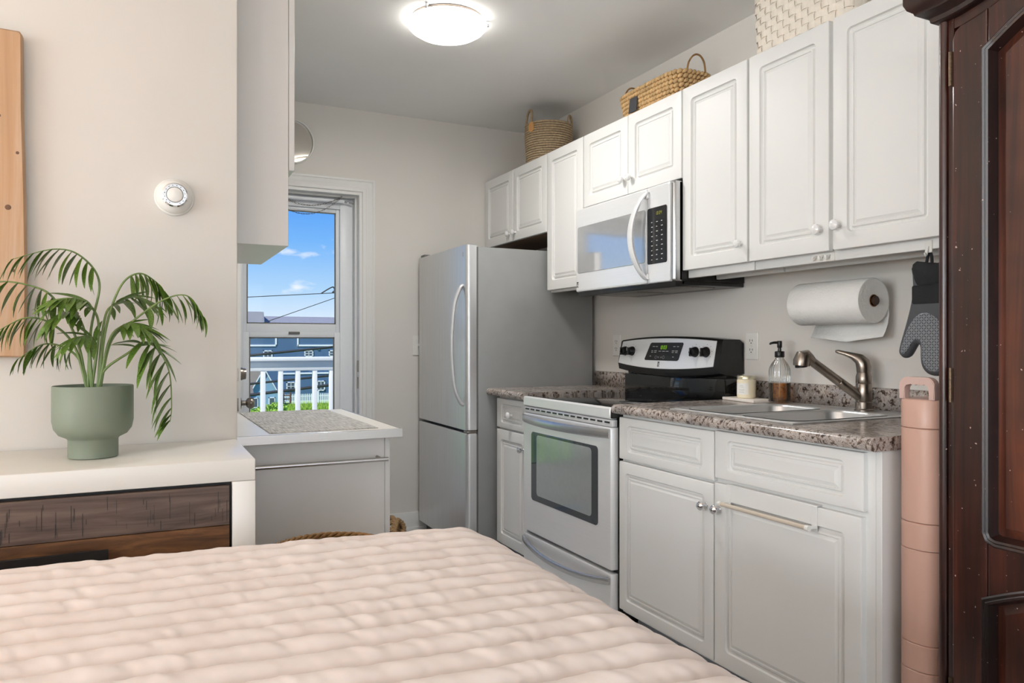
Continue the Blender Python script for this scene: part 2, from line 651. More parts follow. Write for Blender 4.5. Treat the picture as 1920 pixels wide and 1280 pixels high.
def copy_tree(o, parent=None, loc=None, label=None):
    c = o.copy()
    COL.objects.link(c)
    c.parent = parent
    if loc is not None:
        c.location = loc
    if label:
        c['label'] = label
    for ch in [q for q in bpy.data.objects if q.parent == o]:
        copy_tree(ch, c)
    return c


# ------------------------------------------------------------------ the room
CEIL = 2.575
XW = 2.335      # kitchen wall
YB = 4.45       # back wall
YT = 2.30       # partition wall with the thermostat
XT = 0.242      # its free end
XL = 0.10       # kitchen left wall
struct(box('floor', 'floor_vinyl', None, -4.75, XW + 0.15, -4.7, YB + 0.15, -0.1, 0.0))
struct(box('ceiling', 'ceiling_paint', None, -4.75, XW + 0.15, -4.7, YB + 0.15, CEIL, CEIL + 0.1))
struct(box('wall_right', 'wall_paint', None, XW, XW + 0.15, -4.7, YB + 0.15, 0, CEIL))
DX0, DX1, DZ = 0.40, 1.18, 2.08
w = MB().box(XL - 0.12, DX0, YB, YB + 0.15, 0, CEIL).box(DX1, XW, YB, YB + 0.15, 0, CEIL).box(DX0, DX1, YB, YB + 0.15, DZ, CEIL)
struct(w.build('wall_back', 'wall_paint'))
struct(box('wall_left', 'wall_paint', None, XL - 0.12, XL, YT + 0.12, YB, 0, CEIL))
struct(box('wall_partition', 'wall_paint', None, -4.6, XT, YT, YT + 0.12, 0, CEIL, 0.004))


def window_wall(name, along, c0, c1, w0, w1, pos, th):
    mb = MB()
    z0, z1 = 0.65, 2.25
    for a, b_, za, zb in ((c0, w0, 0, CEIL), (w1, c1, 0, CEIL), (w0, w1, 0, z0), (w0, w1, z1, CEIL)):
        if along == 'x':
            mb.box(a, b_, pos, pos + th, za, zb)
        else:
            mb.box(pos, pos + th, a, b_, za, zb)
    struct(mb.build(name, 'wall_paint'))
    root = bpy.data.objects.new('window_1' if along == 'x' else 'window_2', None)
    COL.objects.link(root)
    struct(root)
    mid = pos + th * 0.5
    for a, b_, za, zb in ((w0, w0 + 0.06, z0, z1), (w1 - 0.06, w1, z0, z1), (w0, w1, z0, z0 + 0.06), (w0, w1, z1 - 0.06, z1), ((w0 + w1) / 2 - 0.03, (w0 + w1) / 2 + 0.03, z0, z1), (w0, w1, 1.42, 1.48)):
        if along == 'x':
            box('window_frame', 'trim_paint', root, a, b_, mid - 0.03, mid + 0.03, za, zb)
        else:
            box('window_frame', 'trim_paint', root, mid - 0.03, mid + 0.03, a, b_, za, zb)


window_wall('wall_rear', 'x', -4.6, XW, -1.7, 1.9, -4.5, 0.12)
window_wall('wall_bedside', 'y', -4.5, YT, -1.8, 1.4, -4.6, 0.12)

# baseboard on the back wall, right of the door
mb = MB().box(DX1 + 0.075, XW, YB - 0.014, YB, 0, 0.12, 0.003).box(DX1 + 0.075, XW, YB - 0.02, YB, 0, 0.03, 0.003)
struct(mb.build('baseboard_back', 'trim_paint'))

# ---- moulded door casing
tr = bpy.data.objects.new('trim_1', None)
COL.objects.link(tr)
struct(tr)
prof = [(0.0, 0.0), (0.0, 0.012), (0.006, 0.016), (0.020, 0.016), (0.026, 0.012), (0.034, 0.013), (0.044, 0.020), (0.054, 0.022), (0.060, 0.018), (0.064, 0.022), (0.074, 0.022), (0.076, 0.0)]
mb = MB()
z_top = DZ
pathR = [(DX1, 0.0, (1, 0)), (DX1, z_top, (1, 1)), (DX0 - 0.0, z_top, (-1, 1)), (DX0, 0.0, (-1, 0))]
mb.loft([[(px + dx * o, YB - h, pz + dz * o) for o, h in prof] for px, pz, (dx, dz) in pathR])
mb.build('casing', 'trim_paint', tr)
# jamb lining and stops
mb = MB()
mb.box(DX1 - 0.018, DX1 + 0.001, YB - 0.004, YB + 0.15, 0, DZ)
mb.box(DX0 - 0.001, DX0 + 0.018, YB - 0.004, YB + 0.15, 0, DZ)
mb.box(DX0 + 0.018, DX1 - 0.018, YB - 0.004, YB + 0.15, DZ - 0.018, DZ)
mb.build('jamb', 'trim_paint', tr)
mb = MB()
mb.box(DX1 - 0.03, DX1 - 0.018, YB + 0.05, YB + 0.09, 0, DZ - 0.018, 0.002)
mb.box(DX0 + 0.018, DX0 + 0.03, YB + 0.05, YB + 0.09, 0, DZ - 0.018, 0.002)
mb.box(DX0 + 0.03, DX1 - 0.03, YB + 0.05, YB + 0.09, DZ - 0.03, DZ - 0.018, 0.002)
mb.build('door_stop', 'trim_paint', tr)
for z in (0.93, 1.03):
    box('strike_plate', 'nickel', tr, DX1 - 0.0205, DX1 - 0.0175, YB + 0.012, YB + 0.04, z - 0.035, z + 0.035, 0.0006, 1)

# ---- inner door, swung open and seen edge-on
d1 = bpy.data.objects.new('door_1', None)
COL.objects.link(d1)
struct(d1)
box('door_leaf', 'trim_paint', d1, 0.352, 0.396, 3.62, YB - 0.03, 0.012, DZ - 0.022, 0.002)
for z0, z1 in ((0.25, 0.85), (1.05, 1.85)):
    for q in (0, 1):
        y0 = 3.73 + q * 0.33
        rl = [(0, 0, 0.004), (0.014, 0.005, 0.003), (0.03, 0.005, 0.003), (0.05, -0.001, 0.002)]
        mbp = MB()
        mbp.loft([[(0.3965 - yy, x, z) for x, z in rrect(y0 + i_, y0 + 0.27 - i_, z0 + i_, z1 - i_, r_, 3)] for i_, yy, r_ in rl], False, True)
        mbp.build('door_panel', 'trim_paint', d1)
for z, h in ((0.888, 0.030), (1.025, 0.028)):
    box('latch_plate', 'nickel', d1, 0.362, 0.386, 3.6175, 3.6205, z - h, z + h, 0.0008, 1)
k = MB().lathe([(0.031, 0.0), (0.031, 0.006), (0.026, 0.010), (0.012, 0.012), (0.011, 0.03), (0.020, 0.036), (0.027, 0.047), (0.028, 0.056), (0.022, 0.066), (0.006, 0.07)], 24, (0.396, 3.70, 0.888), 'x')
k.build('door_knob', 'nickel', d1)
MB().lathe([(0.030, 0.0), (0.030, 0.012), (0.027, 0.018), (0.025, 0.03), (0.012, 0.032)], 24, (0.396, 3.70, 1.025), 'x').build('deadbolt', 'nickel', d1)

# ---- white storm door with two glazed sashes
d2 = bpy.data.objects.new('door_2', None)
COL.objects.link(d2)
struct(d2)
SX0, SX1, SY = 0.432, 1.148, YB + 0.10
mb = MB().box(SX0, SX0 + 0.078, SY, SY + 0.035, 0.02, 2.045, 0.003).box(SX1 - 0.078, SX1, SY, SY + 0.035, 0.02, 2.045, 0.003)
mb.box(SX0 + 0.078, SX1 - 0.078, SY, SY + 0.035, 1.985, 2.045, 0.003).box(SX0 + 0.078, SX1 - 0.078, SY, SY + 0.035, 0.02, 0.30, 0.003)
mb.build('storm_frame', 'vinyl_white', d2)
mb = MB().box(SX1, DX1 - 0.0185, SY + 0.004, SY + 0.03, 0.02, 2.06, 0.002).box(DX0 + 0.0185, SX0, SY + 0.004, SY + 0.03, 0.02, 2.06, 0.002).box(SX0, SX1, SY + 0.004, SY + 0.03, 2.045, 2.06, 0.002)
mb.build('frame_rail', 'vinyl_white', d2)


def sash(nm, z0, z1, y, wst, wtop, wbot, gname):
    x0, x1 = SX0 + 0.078, SX1 - 0.078
    mb = MB().box(x0, x0 + wst, y, y + 0.016, z0, z1, 0.002).box(x1 - wst, x1, y, y + 0.016, z0, z1, 0.002)
    mb.box(x0 + wst, x1 - wst, y, y + 0.016, z1 - wtop, z1, 0.002).box(x0 + wst, x1 - wst, y, y + 0.016, z0, z0 + wbot, 0.002)
    s = mb.build(nm, 'vinyl_white', d2)
    g = MB()
    a0, a1, b0, b1 = x0 + wst, x1 - wst, z0 + wbot, z1 - wtop
    e = 0.006
    for q in ((a0, a0 + e, b0, b1), (a1 - e, a1, b0, b1), (a0, a1, b0, b0 + e), (a0, a1, b1 - e, b1)):
        g.box(q[0], q[1], y + 0.001, y + 0.013, q[2], q[3])
    g.build('glazing_bead', 'gasket_gray', s)
    box(gname, 'clear_glass', s, a0 + 0.002, a1 - 0.002, y + 0.007, y + 0.010, b0 + 0.002, b1 - 0.002)
    return s


sash('upper_sash', 1.235, 1.985, SY + 0.017, 0.022, 0.022, 0.05, 'glass_pane')
s2 = sash('lower_sash', 0.30, 1.235, SY + 0.002, 0.034, 0.03, 0.04, 'glass_pane')
box('sash_latch', 'gasket_gray', s2, 0.765, 0.83, SY - 0.006, SY + 0.004, 1.222, 1.238, 0.003)
# roller bar, spring and snow chain at the head
MB().tube([(SX0 + 0.05, SY - 0.03, 2.028), (SX1 - 0.06, SY - 0.03, 2.028)], 0.012, 12).build('closer_tube', 'vinyl_white', d2)
MB().tube([(SX1 - 0.06, SY - 0.03, 2.028), (SX1 - 0.005, SY - 0.03, 2.018)], 0.005, 8).build('closer_rod', 'chrome', d2)
hel = []
A, B_ = Vector((0.62, YB + 0.045, 2.052)), Vector((0.80, YB + 0.055, 1.995))
for i in range(220):
    u = i / 219
    p = A.lerp(B_, u)
    a = u * 2 * PI * 22
    hel.append(p + Vector((0, 0.006 * math.cos(a), 0.006 * math.sin(a))))
MB().tube(hel, 0.0015, 5).build('chain_spring', 'nickel', d2)
mb = MB()
def chain(p0, p1, sag, n):
    p0, p1 = Vector(p0), Vector(p1)
    for i in range(n):
        u = (i + 0.5) / n
        p = p0.lerp(p1, u)
        p.z -= sag * 4 * u * (1 - u)
        q = p0.lerp(p1, u + 0.01)
        q.z -= sag * 4 * (u + 0.01) * (1 - u - 0.01)
        d = (q - p).normalized()
        sd = Vector((0, 1, 0)) if i % 2 else d.cross(Vector((0, 1, 0)))
        L, wd = 0.011, 0.0035
        ring = [p + d * (L * math.cos(a)) + sd * (wd * math.sin(a)) for a in [2 * PI * j / 8 for j in range(8)]]
        mb.tube(ring, 0.0011, 4, closed=True)


chain((0.80, YB + 0.055, 1.995), (1.07, YB + 0.05, 2.055), 0.03, 17)
chain((0.62, YB + 0.045, 2.052), (1.07, YB + 0.05, 2.055), 0.12, 30)
mb.build('safety_chain', 'nickel', d2)

# ------------------------------------------------------------------ kitchen cabinets
XU, XF = 2.01, 1.67
RUN = -PI / 2
DOOR = lambda t, S: [(0, 0, 0.001), (0, -t + 0.0035, 0.002), (0.0012, -t + 0.001, 0.003), (0.0045, -t, 0.004), (S, -t, 0.016), (S + 0.0025, -t + 0.0085, 0.014), (S + 0.007, -t + 0.0125, 0.012), (S + 0.0115, -t + 0.0105, 0.008), (S + 0.015, -t + 0.0040, 0.004), (S + 0.021, -t + 0.0028, 0.002), (S + 0.0225, -t + 0.0068, 0.001), (S + 0.034, -t + 0.0015, 0.001)]


def front(parent, name, x0, x1, z0, z1, S=0.052, t=0.020, xe=0.0):
    return rect_loft(x0, x1, z0, z1, DOOR(t, S), 4, xe=xe).build(name, 'cabinet_white', parent, ang=24)


def crystal_knob(parent, x, z, y=-0.020):
    s = MB().lathe([(0.008, 0.0), (0.005, -0.004), (0.0045, -0.013)], 12, (x, y, z), 'y').build('knob_stem', 'porcelain', parent)
    MB().lathe([(0.006, -0.012), (0.014, -0.017), (0.0165, -0.023), (0.014, -0.030), (0.007, -0.034)], 10, (x, y, z), 'y').build('crystal_knob', 'crystal', parent, smooth=False)


def porcelain_knob(parent, x, z, y=-0.020):
    MB().lathe([(0.009, 0.0), (0.0065, -0.004), (0.006, -0.012), (0.013, -0.016), (0.0175, -0.022), (0.0165, -0.029), (0.010, -0.034), (0.002, -0.035)], 24, (x, y, z), 'y').build('round_knob', 'porcelain', parent)


def chrome_knob(parent, x, z, y=-0.020):
    MB().lathe([(0.008, 0.0), (0.005, -0.004), (0.0045, -0.013), (0.010, -0.016), (0.0150, -0.022), (0.0150, -0.029), (0.010, -0.035), (0.002, -0.037)], 24, (x, y, z), 'y').build('round_knob', 'chrome', parent)


def carcass(parent, w, d, z0, z1, y0=0.0, mat='cabinet_white', open_bottom=False):
    mb = MB()
    mb.box(0, w, y0, d, z0, z1, 0.0015, 1)
    return mb.build('carcass', mat, parent)


UB, UT = 1.468, 2.215
UD = XW - XU - 0.003


def upper(name, label, y_left, w, zb, doors, knobs):
    t = thing(name, label, 'cabinet', (XU, y_left, zb), RUN, 'upper kitchen cabinets')
    h = UT - zb
    box('carcass', 'cabinet_white', t, 0.001, w - 0.001, 0.0, UD, 0.006, h - 0.004, 0.0012, 1)
    ds = []
    for a, b_ in doors:
        ds.append(front(t, 'door', a, b_, 0, h))
    for kind, di, x, z in knobs:
        (crystal_knob if kind == 'c' else porcelain_knob)(ds[di], x, z - zb)
    return t


c1 = upper('wall_cabinet', 'short white two-door wall cabinet above the refrigerator', 4.445, 0.833, 1.785, [(0.004, 0.411), (0.415, 0.829)], [('c', 0, 0.375, 1.832), ('c', 1, 0.45, 1.832)])
c2 = upper('wall_cabinet', 'narrow white wall cabinet between refrigerator and microwave, without a knob', 3.609, 0.379, UB - 0.008, [(0.003, 0.376)], [])
c3 = upper('wall_cabinet', 'short white two-door wall cabinet directly above the microwave', 3.227, 0.770, 1.852, [(0.003, 0.385), (0.389, 0.767)], [('c', 0, 0.36, 1.922), ('c', 1, 0.42, 1.922)])
c4 = upper('wall_cabinet', 'tall white single-door wall cabinet just right of the microwave', 2.455, 0.377, UB, [(0.003, 0.369)], [('c', 0, 0.342, 1.537)])
c5 = upper('wall_cabinet', 'tall white two-door wall cabinet beside the dark wardrobe', 2.076, 0.756, UB, [(0.001, 0.357), (0.375, 0.752)], [('p', 0, 0.325, 1.54), ('p', 1, 0.398, 1.545)])
# bottom rails under the uppers (they show as a stepped edge)
for c, wd, kind in ((c4, 0.377, 0), (c5, 0.756, 0)):
    box('light_rail', 'cabinet_white', c, 0.002, wd - 0.002, 0.012, 0.032, -0.030, 0.006, 0.002)
    box('back_rail', 'cabinet_white', c, 0.002, wd - 0.002, 0.16, 0.18, -0.030, 0.006, 0.002)
box('light_rail', 'cabinet_white', c2, 0.004, 0.375, 0.004, 0.03, -0.012, 0.006, 0.002)
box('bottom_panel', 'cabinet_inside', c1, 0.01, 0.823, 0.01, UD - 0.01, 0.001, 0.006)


def base_root(name, label, y_left, w, cat='cabinet'):
    t = thing(name, label, cat, (XF + 0.02, y_left, 0), RUN, 'base kitchen cabinets')
    D_ = XW - XF - 0.025
    mb = MB().box(0.0, 0.018, 0.0, D_, 0.115, 0.893, 0.001, 1).box(w - 0.018, w, 0.0, D_, 0.115, 0.893, 0.001, 1).box(0.018, w - 0.018, 0.0, D_, 0.115, 0.133).box(0.018, w - 0.018, D_ - 0.008, D_, 0.133, 0.893)
    mb.box(0.018, w - 0.05, 0.0, 0.02, 0.70, 0.735).box(0.018, w - 0.05, 0.0, 0.02, 0.86, 0.893).box(w * 0.475 - 0.02, w * 0.475 + 0.02, 0.0, 0.02, 0.133, 0.70).box(w * 0.475 - 0.02, w * 0.475 + 0.02, 0.0, 0.02, 0.735, 0.86)
    mb.box(w - 0.05, w - 0.018, 0.0, 0.02, 0.133, 0.893)
    mb.build('carcass', 'cabinet_white', t)
    box('toe_kick', 'kick_gray', t, 0.01, w - 0.01, 0.065, 0.08, 0.0, 0.116)
    return t


bs = base_root('base_cabinet', 'white sink base cabinet with two doors and two drawer fronts', 2.444, 1.15)
front(bs, 'drawer_front', 0.002, 0.543, 0.718, 0.880, 0.030, xe=0.024)
front(bs, 'drawer_front', 0.549, 1.110, 0.730, 0.884, 0.027, xe=0.030)
dl = front(bs, 'door', 0.002, 0.541, 0.130, 0.708, 0.042)
dr = front(bs, 'door', 0.547, 1.104, 0.128, 0.714, 0.050)
chrome_knob(dl, 0.508, 0.632)
chrome_knob(dr, 0.572, 0.632)
bl = base_root('base_cabinet', 'narrow white base cabinet between refrigerator and range', 3.580, 0.357)
df = front(bl, 'drawer_front', 0.004, 0.352, 0.730, 0.882, 0.027, xe=0.024)
dd = front(bl, 'door', 0.004, 0.352, 0.128, 0.720, 0.050)
porcelain_knob(df, 0.185, 0.803)
chrome_knob(dd, 0.318, 0.645)

# towel rail hooked over the right sink door
tr_ = thing('towel_rail', 'white over-door towel rail with a pale wooden bar on the sink cabinet', 'towel rail', (XF, 2.444, 0.66), RUN)
mb = MB()
for x in (0.607, 0.945):
    mb.box(x, x + 0.020, -0.0035, -0.0005, -0.012, 0.056, 0.0006, 1)
mb.box(0.627, 0.945, -0.0035, -0.0005, 0.004, 0.056, 0.0006, 1)
mb.box(0.607, 0.965, -0.003, 0.019, 0.056, 0.0585, 0.0006, 1)
mb.build('hook_plate', 'cabinet_white', tr_)
MB().tube([(0.612, -0.035, 0.0), (0.960, -0.035, 0.0)], 0.0065, 14).build('wooden_bar', 'wood_dowel', tr_)
for x in (0.606, 0.955):
    mb = MB().tube([(x, -0.035, 0.0), (x + 0.012, -0.035, 0.0)], 0.008, 14)
    mb.box(x + 0.001, x + 0.010, -0.035, -0.002, -0.004, 0.004, 0.001, 1)
    mb.build('bar_end', 'plastic_white', tr_)

# ---- worktops
ZC = 0.930
XCF = 1.635


def worktop(name, label, y0, y1, hole=None):
    t = thing(name, label, 'worktop', (0, 0, 0.893))
    prof = []
    r = 0.018
    for q in range(9):
        a = R(-90 + 22.5 * q)
        prof.append((XCF + r - r * math.cos(a), ZC - r - 0.0005 + r * math.sin(a)))
    # nose
    nose = [(XCF + 0.05, ZC - 2 * r)] + prof + [(XCF + 0.05, ZC)]
    mb = MB()
    mb.loft([[(x, y0, z - 0.893) for x, z in nose], [(x, y1, z - 0.893) for x, z in nose]])
    xs0, xs1 = XCF + 0.05, XW - 0.002
    zt, zb = ZC - 0.893, ZC - 2 * r - 0.893
    if hole:
        hx0, hx1, hy0, hy1 = hole
        for a in ((xs0, hx0, y0, y1), (hx1, xs1, y0, y1), (hx0, hx1, y0, hy0), (hx0, hx1, hy1, y1)):
            mb.box(a[0], a[1], a[2], a[3], zb, zt)
    else:
        mb.box(xs0, xs1, y0, y1, zb, zt)
    mb.build('slab', 'laminate_stone', t, ang=30)
    mb = MB()
    bsn = [(XW - 0.022, zt), (XW - 0.022, zt + 0.072), (XW - 0.016, zt + 0.080), (XW - 0.002, zt + 0.081), (XW - 0.002, zt)]
    mb.loft([[(x, y0, z) for x, z in bsn], [(x, y1, z) for x, z in bsn]])
    mb.build('backsplash', 'laminate_stone', t, ang=30)
    return t


SK = (1.70, 2.29, 1.595, 2.165)   # sink rim x0,x1,y0,y1
worktop('worktop', 'mottled brown-grey worktop around the sink', 1.285, 2.447, (SK[0] + 0.012, SK[1] - 0.012, SK[2] + 0.012, SK[3] - 0.012))
worktop('worktop', 'short mottled brown-grey worktop between refrigerator and range', 3.222, 3.632)

# ---- stainless sink
sk = thing('kitchen_sink', 'stainless steel drop-in sink with two bowls in the worktop', 'sink', (0, 0, ZC))
x0, x1, y0, y1 = SK
# rim deck with two bowl openings
bowls = [(x0 + 0.035, x1 - 0.105, 1.895, y1 - 0.03, 0.17), (x0 + 0.035, x1 - 0.105, y0 + 0.03, 1.870, 0.13)]
mb = MB()
ring = [(x0, x1, y0, y1)]
# deck pieces
bx0, bx1 = x0 + 0.035, x1 - 0.105
for a in ((x0, bx0, y0, y1), (bx1, x1, y0, y1), (bx0, bx1, y0, bowls[1][2]), (bx0, bx1, bowls[1][3], bowls[0][2]), (bx0, bx1, bowls[0][3], y1)):
    mb.box(a[0], a[1], a[2], a[3], -0.0005, 0.004, 0)
rimp = [(0, 0.0, 0.03), (-0.001, 0.003, 0.03), (0.004, 0.0065, 0.028), (0.012, 0.0045, 0.02)]
mb.loft([[(x, y, z) for x, y in rrect(x0 + i_, x1 - i_, y0 + i_, y1 - i_, r_, 5)] for i_, z, r_ in rimp], False, False)
mb.build('rim_deck', 'sink_steel', sk)
for (a0, a1, b0, b1, dp) in bowls:
    mb = MB()
    lp = [(-0.004, 0.006, 0.062), (0.0, 0.005, 0.06), (0.004, -0.004, 0.058), (0.012, -dp + 0.04, 0.052), (0.024, -dp + 0.012, 0.045), (0.05, -dp, 0.04)]
    mb.loft([[(x, y, z) for x, y in rrect(a0 + i_, a1 - i_, b0 + i_, b1 - i_, r_, 7)] for i_, z, r_ in lp], False, True)
    # corner fillers between the square deck cut-out and the rounded bowl
    bo = mb.build('bowl', 'sink_steel', sk, ang=60)
    MB().lathe([(0.04, -dp + 0.0005), (0.036, -dp + 0.003), (0.02, -dp + 0.001)], 20, ((a0 + a1) / 2, (b0 + b1) / 2, 0)).build('drain', 'chrome', bo)
    mf = MB()
    rr = rrect(a0 - 0.003, a1 + 0.003, b0 - 0.003, b1 + 0.003, 0.061, 7)
    n = len(rr) // 4
    for q, (cx, cy) in enumerate(((a1, b1), (a0, b1), (a0, b0), (a1, b0))):
        arc = rr[q * n:(q + 1) * n]
        for p, s_ in zip(arc[:-1], arc[1:]):
            mf.quad((cx, cy, 0.004), (p[0], p[1], 0.004), (s_[0], s_[1], 0.004))
        mf.build('rim_corner', 'sink_steel', bo)
        mf = MB()

# ---- faucet
fa = thing('faucet', 'brushed nickel single-lever faucet with pull-out spray head', 'faucet', (2.245, 1.79, ZC + 0.004))
MB().lathe([(0.031, 0), (0.031, 0.004), (0.0275, 0.008), (0.0275, 0.03), (0.0255, 0.032), (0.0265, 0.034), (0.0265, 0.092), (0.0255, 0.094), (0.0265, 0.096), (0.0265, 0.118), (0.022, 0.132), (0.0215, 0.135)], 32).build('faucet_body', 'nickel', fa)
mb = MB()
hd = [(0.0, 0, 0.133), (0.0, 0, 0.150), (-0.003, 0.003, 0.166), (-0.010, 0.012, 0.180), (-0.022, 0.028, 0.190), (-0.036, 0.050, 0.199), (-0.047, 0.068, 0.205), (-0.052, 0.075, 0.206)]
mb.tube(hd, [0.0245, 0.0265, 0.026, 0.020, 0.0125, 0.0085, 0.0075, 0.004], 20, flat=(1, 0.9))
mb.build('lever_handle', 'nickel', fa)
S0, S1 = Vector((-0.010, 0.004, 0.045)), Vector((-0.190, 0.062, 0.176))
dv = (S1 - S0)
MB().tube([S0 + dv * u for u in (0, 0.3, 0.42, 0.43, 0.44, 1.0)], [0.0175, 0.0165, 0.016, 0.0145, 0.016, 0.0155], 20).build('spout', 'nickel', fa)
dn = dv.normalized()
hp = [S1 - dn * 0.012, S1 + dn * 0.004, S1 + dn * 0.02, S1 + dn * 0.032 + Vector((0, 0, -0.008)), S1 + dn * 0.038 + Vector((0, 0, -0.024)), S1 + dn * 0.040 + Vector((0, 0, -0.042))]
MB().tube(hp, [0.0155, 0.021, 0.0255, 0.0275, 0.0285, 0.0265], 20).build('spray_head', 'nickel', fa)
MB().tube([hp[-1] + Vector((0, 0, 0.002)), hp[-1] + Vector((0.001, 0, -0.004))], 0.021, 16).build('spray_face', 'black_plastic', fa)

# ---- soap dispenser
so = thing('soap_dispenser', 'ribbed clear glass soap bottle half full of amber soap with black pump', 'soap bottle', (2.243, 2.172, ZC + 0.007))
MB().lathe([(0.036, 0), (0.0405, 0.004), (0.0405, 0.122), (0.038, 0.136), (0.030, 0.152), (0.018, 0.168), (0.0135, 0.176), (0.0135, 0.186)], 96, rib=(24, 0.022), cap1=False).build('bottle', 'bottle_glass', so, ang=80)
MB().lathe([(0.033, 0.004), (0.037, 0.008), (0.037, 0.076)], 48).build('liquid_soap', 'amber_soap', so)
MB().lathe([(0.0175, 0.176), (0.0185, 0.178), (0.0185, 0.198), (0.017, 0.200), (0.007, 0.201), (0.006, 0.222)], 32).build('pump_collar', 'black_plastic', so)
mb = MB().lathe([(0.0085, 0.214), (0.0095, 0.216), (0.0095, 0.238), (0.008, 0.241)], 20)
mb.tube([(0, 0, 0.234), (-0.020, 0.010, 0.234), (-0.032, 0.016, 0.231), (-0.034, 0.017, 0.226)], [0.006, 0.005, 0.0045, 0.004], 10)
mb.build('pump_head', 'black_plastic', so)
MB().tube([(0, 0, 0.02), (0, 0, 0.2)], 0.003, 8).build('dip_tube', 'plastic_white', so)

# ---- marble board and candle
cb = box('serving_board', 'marble_board', None, -0.055, 0.062, -0.115, 0.105, 0.0, 0.012, 0.003)
cb.location = (2.235, 2.335, ZC + 0.0005)
cb.rotation_euler = (0, 0, R(-9))
tag(cb, 'small pale marble board under the candle beside the sink', 'board')
ca = thing('candle_jar', 'cream candle in a glass jar with pale metal lid and white label', 'candle', (2.235, 2.345, ZC + 0.0125))
MB().lathe([(0.034, 0), (0.0375, 0.003), (0.0375, 0.074), (0.034, 0.080)], 36).build('wax_jar', 'wax', ca)
MB().lathe([(0.0355, 0.079), (0.0375, 0.080), (0.0375, 0.089), (0.0355, 0.092), (0.032, 0.092)], 36).build('lid', 'lid_tin', ca)
mb = MB()
lp0, lp1 = [], []
for q in range(13):
    a = R(150 + 90 * q / 12)
    lp0.append((0.0379 * math.cos(a), 0.0379 * math.sin(a), 0.016))
    lp1.append((0.0379 * math.cos(a), 0.0379 * math.sin(a), 0.062))
mb.loft([lp0, lp1], False, False, close=False)
lb_ = mb.build('paper_label', 'label_paper', ca)
mb = MB()
for zz, w_ in ((0.052, 24), (0.046, 34), (0.036, 40), (0.030, 30), (0.024, 36)):
    a_, b_ = [], []
    for q in range(5):
        a = R(195 - w_ / 2 + w_ * q / 4)
        a_.append((0.0382 * math.cos(a), 0.0382 * math.sin(a), zz))
        b_.append((0.0382 * math.cos(a), 0.0382 * math.sin(a), zz + 0.0014))
    mb.loft([a_, b_], False, False, close=False)
mb.build('label_print', 'print_white', lb_)

# ---- wall outlets
def outlet(y, z, label):
    t = thing('wall_outlet', label, 'outlet', (XW - 0.001, y, z), RUN, 'wall outlets')
    rect_loft(-0.036, 0.036, -0.059, 0.059, [(0, 0, 0.004), (0, -0.003, 0.004), (0.003, -0.006, 0.003)], 3).build('cover_plate', 'plastic_white', t)
    for s in (-1, 1):
        cz = s * 0.0195
        r_ = rect_loft(-0.017, 0.017, cz - 0.0145, cz + 0.0145, [(0, -0.005, 0.008), (0, -0.0075, 0.008), (0.001, -0.008, 0.007)], 4).build('receptacle', 'plastic_white', t)
        mb = MB().box(-0.0085, -0.0060, -0.0086, -0.0078, cz - 0.001, cz + 0.009).box(0.0060, 0.0085, -0.0086, -0.0078, cz, cz + 0.008)
        mb.lathe([(0.0027, -0.0078), (0.0027, -0.0086)], 10, (0, 0, cz - 0.007), 'y')
        mb.build('slots', 'print_black', r_)
    MB().lathe([(0.003, -0.006), (0.003, -0.0072)], 10, (0, 0, 0), 'y').build('screw', 'plastic_white', t)


outlet(3.43, 1.157, 'white double outlet on the wall between refrigerator and range')
outlet(2.412, 1.157, 'white double outlet on the wall right of the range')
sw = thing('light_switch', 'white switch plate on the back wall beside the refrigerator', 'switch', (1.535, YB - 0.001, 1.155))
rect_loft(-0.036, 0.036, -0.062, 0.062, [(0, 0, 0.004), (0, -0.004, 0.004), (0.003, -0.007, 0.003)], 3).build('cover_plate', 'plastic_white', sw)
box('toggle', 'plastic_white', sw, -0.004, 0.004, -0.018, -0.004, -0.004, 0.012, 0.001, 1)

# ---- paper towel
pt = thing('paper_towel_roll', 'white quilted paper towel roll with a loose hanging sheet', 'paper towel', (2.205, 1.72, 1.312))
PR = 0.078
loops = []
mb = MB()
for k_, y in enumerate((0.0, 0.004, 0.150, 0.304, 0.308)):
    rr = PR - (0.003 if k_ in (0, 4) else 0)
    loops.append([(rr * math.cos(2 * PI * q / 48), y, rr * math.sin(2 * PI * q / 48)) for q in range(48)])
inner = [[(0.021 * math.cos(2 * PI * q / 48), y, 0.021 * math.sin(2 * PI * q / 48)) for q in range(48)] for y in (0.308, 0.0)]
mb.loft(loops + inner + [loops[0]], False, False)
mb.build('roll', 'paper', pt)
mb = MB()
lp = [[(0.021 * math.cos(2 * PI * q / 24) , y, 0.021 * math.sin(2 * PI * q / 24)) for q in range(24)] for y in (-0.002, 0.309)]
li = [[(0.019 * math.cos(2 * PI * q / 24), y, 0.019 * math.sin(2 * PI * q / 24)) for q in range(24)] for y in (0.309, -0.002)]
mb.loft(lp + li + [lp[0]], False, False)
mb.build('cardboard_core', 'cardboard', pt)
mb = MB()
path = []
for q in range(14):
    a = R(60 - 75 * q / 13)
    path.append(((PR + 0.0015) * math.cos(a), (PR + 0.0015) * math.sin(a)))
path += [(0.079, -0.045), (0.074, -0.075), (0.060, -0.105), (0.048, -0.122)]
L0 = [(x, 0.001, z) for x, z in path]
L1 = [(x, 0.150, z - 0.001 * i) for i, (x, z) in enumerate(path)]
L2 = [(x, 0.307, z) for i, (x, z) in enumerate(path)]
mb.loft([L0, L1, L2], False, False, close=False)
sh = mb.build('hanging_sheet', 'paper', pt)
sm = sh.modifiers.new('thickness', 'SOLIDIFY')
sm.thickness = 0.0012
ph = thing('paper_towel_holder', 'dark wall-mounted rod holder inside the paper towel roll', 'holder', (2.205, 1.72, 1.312))
